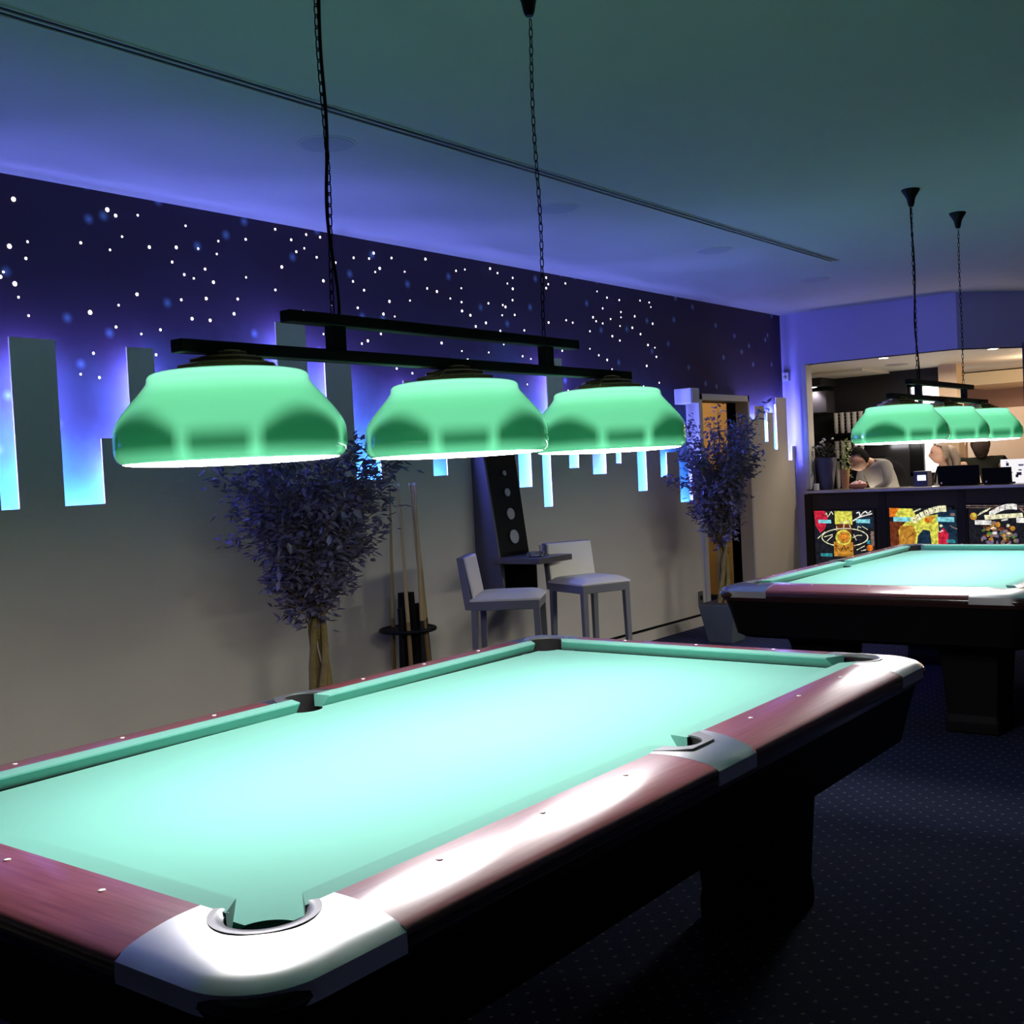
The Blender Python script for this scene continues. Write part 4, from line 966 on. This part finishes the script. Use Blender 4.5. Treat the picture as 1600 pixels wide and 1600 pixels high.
t = thing('bar_chair', 'pale curved chair back showing between the two rightmost people', 'chair', (8.42, 1.36, 0)); B().lathe([(.14, 1.0), (.15, 1.15), (.13, 1.27), (.115, 1.27), (.12, 1.0)], 20).obj('backrest', m_pale, t, smooth=True); B().lathe([(.02, 0), (.02, 1.0)], 10).obj('leg', m_blackmetal, t); B().lathe([(.17, .98), (.17, 1.0)], 20).obj('seat', m_pale, t)

# ------------------------------------------------------------------ people
def skin_mesh(joints, edges, sub=2):
    me = bpy.data.meshes.new('tmp'); names = list(joints); me.from_pydata([joints[n][0] for n in names], [(names.index(a), names.index(b_)) for a, b_ in edges], [])
    o = bpy.data.objects.new('tmp', me); C.objects.link(o); s_ = o.modifiers.new('s', 'SKIN'); s_.use_smooth_shade = True
    for i, n in enumerate(names):
        r = joints[n][1]; r = r if isinstance(r, tuple) else (r, r); me.skin_vertices[0].data[i].radius = r; me.skin_vertices[0].data[i].use_root = (i == 0)
    d = o.modifiers.new('d', 'SUBSURF'); d.levels = sub; d.render_levels = sub
    dg = bpy.context.evaluated_depsgraph_get(); dg.update(); ev = o.evaluated_get(dg); m2 = ev.to_mesh()
    vs = [tuple(v.co) for v in m2.vertices]; fs = [tuple(p.vertices) for p in m2.polygons]; ev.to_mesh_clear(); bpy.data.objects.remove(o); bpy.data.meshes.remove(me); return vs, fs
def head_geo(c, fwd, upv, s=1.0, hair=False):
    """ellipsoid head pushed into shape: brow, nose, chin, ears"""
    f = Vector(fwd).normalized(); u = Vector(upv).normalized(); r = f.cross(u).normalized(); u = r.cross(f); vs = []; fs = []; b = B().ball((0, 0, 0), 1, 28, 20)
    for x, y, z in b.v:
        X, Y, Z = x * .098, y * .076, z * .118
        if z < 0 and x > 0: X += .006 * (-z); Y *= 1 - .28 * (-z)
        if z < -.2 and x < 0: X *= .86
        g = math.exp(-((y * 3.2) ** 2) - ((z + .10) * 4.2) ** 2)
        if x > .5: X += .024 * g                                   # nose
        if x > .5: X -= .010 * math.exp(-((abs(y) - .38) * 6) ** 2 - ((z - .12) * 7) ** 2)   # eye sockets
        if x > .5: X += .007 * math.exp(-(y * 3) ** 2 - ((z + .48) * 9) ** 2)                # lips
        if x > .3: X += .007 * math.exp(-(y * 3) ** 2 - ((z + .80) * 6) ** 2)                # chin
        if abs(y) > .9 and abs(x) < .35 and -.35 < z < .2: Y *= 1.13
        vs.append(tuple(Vector(c) + (f * X + r * Y + u * Z) * s))
    return vs, b.f
def hand_geo(b, wrist, d, curl, s=1.0):
    d = Vector(d).normalized(); side = d.cross(Vector((0, 0, 1))); side = (side if side.length > .1 else Vector((0, 1, 0))).normalized(); dn = d.cross(side).normalized()
    w0 = Vector(wrist); pw = w0 + d * .085 * s
    b.tube([w0 - d * .01, w0 + d * .03 * s, pw], [.026 * s, .034 * s, .030 * s], 10)
    for k, (L, o_) in enumerate(((.062, -.028), (.075, -.010), (.070, .010), (.055, .027))):
        p = w0 + d * .07 * s + side * o_ * s; pts = [p]; dd = d.copy()
        for j in range(3): dd = (dd + dn * curl * .45).normalized(); p = p + dd * L * s / 2.4; pts.append(p)
        b.tube(pts, [.0095 * s, .009 * s, .008 * s, .006 * s], 8)
    p = w0 + d * .025 * s - side * .03 * s; b.tube([p, p + (d * .5 - side * .9).normalized() * .03 * s, p + (d * .9 - side * .5).normalized() * .06 * s], [.012 * s, .010 * s, .007 * s], 8)
def person(name_label, loc, rz, J, E_, head, parts):
    t = thing('person', name_label, 'person', loc, rz)
    slim = {'pelvis': .78, 'waist': .78, 'chest': .8, 'shl': .85, 'shr': .85, 'ell': .9, 'elr': .9}
    Jb = {k_: (v_[0], tuple(a_ * slim.get(k_, 1) for a_ in (v_[1] if isinstance(v_[1], tuple) else (v_[1],) * 2))) for k_, v_ in J.items()}
    b = B(); b.add(*skin_mesh(Jb, E_)); b.add(*head_geo(*head))
    for h_ in parts.get('hands', []): hand_geo(b, *h_)
    b.obj('body', m_skin, t, smooth=True, auto=False)
    if 'woman' in name_label: t.scale = (.955, .955, .955)
    for nm, jj, ee, mt in parts['clothes']:
        c_ = B(); c_.add(*skin_mesh(jj, ee)); c_.obj(nm, mt, t, smooth=True, auto=False)
    for nm, fn, mt in parts.get('extra', []):
        c_ = B(); fn(c_); c_.obj(nm, mt, t, smooth=True, auto=False)
    c_ = B()
    for e_ in parts['eyes']: c_.ball(e_, .011, 10, 8)
    if parts['eyes']: c_.obj('eyes', M('eye', (.05, .04, .035), .2), t, smooth=True)
    return t
def hair_cap(c, fwd, upv, s, back=1.0, extra=None):
    def fn(b):
        f = Vector(fwd).normalized(); u = Vector(upv).normalized(); r = f.cross(u).normalized(); u = r.cross(f); q = B().ball((0, 0, 0), 1, 30, 22); keep = set()
        vs = []
        for i, (x, y, z) in enumerate(q.v):
            n_ = 1 + .05 * noise.noise(Vector((x * 5, y * 5, z * 5)))
            vs.append(Vector(c) + (f * (x * .105 - .008) + r * y * .086 + u * (z * .124 + .008)) * s * n_)
            if (z > .42 + .55 * max(0, x)) or (x < .05 and z > -.55 * back) : keep.add(i)
        b.add(vs, [fc for fc in q.f if all(i in keep for i in fc)])
        if extra: extra(b)
    return fn
def legs(J, E_, hz=.95, sp=.09, x=0.0):
    for s_, n in ((1, 'l'), (-1, 'r')):
        J['hip' + n] = ((x, s_ * sp, hz - .04), .085); J['knee' + n] = ((x + .02, s_ * sp, .50), .055); J['ankle' + n] = ((x, s_ * sp, .08), .038); J['toe' + n] = ((x + .15, s_ * sp, .03), .03)
        E_ += [('pelvis', 'hip' + n), ('hip' + n, 'knee' + n), ('knee' + n, 'ankle' + n), ('ankle' + n, 'toe' + n)]

def build_people():
    res = []
    # bartender bending over the counter (local +x = towards where he faces)
    def fat(J, keys, k): return {n: (J[n][0], tuple(a * k for a in (J[n][1] if isinstance(J[n][1], tuple) else (J[n][1],) * 2))) for n in keys}
    J = dict(pelvis=((0, 0, .95), (.14, .11)), waist=((.05, 0, 1.08), (.135, .105)), chest=((.16, 0, 1.27), (.16, .12)), neckb=((.27, 0, 1.40), (.07, .06)), neck=((.33, 0, 1.42), (.052, .052)), headb=((.39, 0, 1.43), .05),
             shl=((.21, .19, 1.36), .058), shr=((.21, -.19, 1.36), .058), ell=((.24, .25, 1.17), .043), elr=((.22, -.25, 1.16), .043), wrl=((.34, .12, 1.10), .028), wrr=((.34, -.12, 1.10), .028))
    E_ = [('pelvis', 'waist'), ('waist', 'chest'), ('chest', 'neckb'), ('neckb', 'neck'), ('neck', 'headb'), ('chest', 'shl'), ('chest', 'shr'), ('shl', 'ell'), ('shr', 'elr'), ('ell', 'wrl'), ('elr', 'wrr')]
    legs(J, E_); hc = (.43, 0, 1.44); hf = (.75, -.15, -.66); hu = (.62, 0, .78)
    sh_k = ['pelvis', 'waist', 'chest', 'neckb', 'shl', 'shr', 'ell', 'elr', 'wrl', 'wrr']; se = [e for e in E_ if e[0] in sh_k and e[1] in sh_k]
    vk = ['pelvis', 'waist', 'chest', 'neckb']; ve = [e for e in E_ if e[0] in vk and e[1] in vk]
    tk = ['pelvis', 'hipl', 'hipr', 'kneel', 'kneer', 'anklel', 'ankler']; te = [e for e in E_ if e[0] in tk and e[1] in tk]
    person('bartender in grey shirt and black vest bending his dark head over the counter', (8.60, 2.19, 0), math.radians(148), J, E_, (hc, hf, hu, 1.05),
           dict(hands=[((.34, .12, 1.10), (.8, -.5, .1), .5), ((.34, -.12, 1.10), (.8, .5, .1), .5)],
                clothes=[('shirt', fat(J, sh_k, 1.32), se, m_shirt), ('vest', {k: ((J[k][0][0], J[k][0][1], J[k][0][2]), (J[k][1][0] * 1.22, J[k][1][1] * 1.22)) for k in ['pelvis', 'waist']}, [('pelvis', 'waist')], m_vest), ('trousers', fat(J, tk, 1.3), te, m_vest)],
                extra=[('hair', hair_cap(hc, hf, hu, 1.08), m_hair),
                       ('waistcoat_back', lambda b: b.tube([(-.06, 0, .98), (-.03, 0, 1.12), (.04, 0, 1.25), (.15, 0, 1.36)], [.15, .17, .19, .14], 18), m_vest)],
                eyes=[tuple(Vector(hc) + Vector(hf).normalized() * .088 + Vector((0, s_ * .035, 0))) for s_ in (1, -1)]))
    # woman in profile with tied back ash blonde hair
    J = dict(pelvis=((0, 0, .95), (.13, .11)), waist=((0, 0, 1.07), (.11, .09)), chest=((.01, 0, 1.24), (.135, .10)), neckb=((.02, 0, 1.37), (.06, .055)), neck=((.03, 0, 1.42), .046), headb=((.04, 0, 1.47), .045),
             shl=((.0, .17, 1.33), .050), shr=((.0, -.17, 1.33), .050), ell=((.02, .22, 1.08), .038), elr=((.02, -.22, 1.08), .038), wrl=((.20, .16, 1.0), .025), wrr=((.20, -.16, 1.0), .025))
    E_ = [('pelvis', 'waist'), ('waist', 'chest'), ('chest', 'neckb'), ('neckb', 'neck'), ('neck', 'headb'), ('chest', 'shl'), ('chest', 'shr'), ('shl', 'ell'), ('shr', 'elr'), ('ell', 'wrl'), ('elr', 'wrr')]
    legs(J, E_); hc = (.06, 0, 1.535); hf = (1, 0, -.10); hu = (.1, 0, 1)
    def pony(b):
        b.tube([(-.03, 0, 1.58), (-.08, 0, 1.56), (-.12, 0, 1.48), (-.13, .0, 1.38), (-.12, 0, 1.28)], [.05, .055, .05, .04, .015], 12)
        b.tube([(-.01, -.04, 1.56), (-.05, -.05, 1.47), (-.07, -.05, 1.36), (-.06, -.04, 1.27)], [.05, .05, .04, .012], 12)
    person('woman in profile with tied-back ash blonde hair and grey top behind the bar', (8.98, 1.73, 0), math.radians(118), J, E_, (hc, hf, hu, 1.02),
           dict(hands=[((.20, .16, 1.0), (1, -.2, 0), .4), ((.20, -.16, 1.0), (1, .2, 0), .4)],
                clothes=[('top', fat(J, sh_k, 1.34), se, m_shirt), ('trousers', fat(J, tk, 1.3), te, m_vest), ('scarf', {'a': ((.03, 0, 1.40), .062), 'b': ((.07, .02, 1.30), .05), 'c': ((.11, .03, 1.18), .035)}, [('a', 'b'), ('b', 'c')], m_vest)],
                extra=[('hair', hair_cap(hc, hf, hu, 1.06, 1.0, pony), m_blonde)], eyes=[(.145, s_ * .033, 1.548) for s_ in (1, -1)]))
    # person from behind in a dark top
    J = dict(pelvis=((0, 0, .95), (.14, .11)), waist=((0, 0, 1.07), (.13, .10)), chest=((0, 0, 1.24), (.17, .12)), neckb=((.02, 0, 1.38), (.065, .06)), neck=((.03, 0, 1.43), .05), headb=((.04, 0, 1.47), .05),
             shl=((0, .20, 1.34), .060), shr=((0, -.20, 1.34), .060), ell=((.02, .31, 1.15), .045), elr=((.02, -.31, 1.15), .045), wrl=((.22, .24, 1.12), .028), wrr=((.22, -.24, 1.12), .028))
    E_ = [('pelvis', 'waist'), ('waist', 'chest'), ('chest', 'neckb'), ('neckb', 'neck'), ('neck', 'headb'), ('chest', 'shl'), ('chest', 'shr'), ('shl', 'ell'), ('shr', 'elr'), ('ell', 'wrl'), ('elr', 'wrr')]
    legs(J, E_); hc = (.05, 0, 1.545); hf = (1, 0, -.15); hu = (.15, 0, 1)
    person('person seen from behind in a dark long-sleeved top with brown hair beyond the bar', (9.37, 1.46, 0), math.radians(20), J, E_, (hc, hf, hu, 1.05),
           dict(hands=[((.22, .24, 1.12), (1, -.3, 0), .4), ((.22, -.24, 1.12), (1, .3, 0), .4)],
                clothes=[('top', fat(J, sh_k, 1.36), se, m_dark_cloth), ('trousers', fat(J, tk, 1.3), te, m_vest)],
                extra=[('hair', hair_cap(hc, hf, hu, 1.22, 1.0, lambda b: b.tube([(.0, 0, 1.55), (-.04, 0, 1.47), (-.03, 0, 1.41)], [.09, .085, .06], 14)), m_brownhair)], eyes=[(.135, s_ * .033, 1.55) for s_ in (1, -1)]))
build_people()
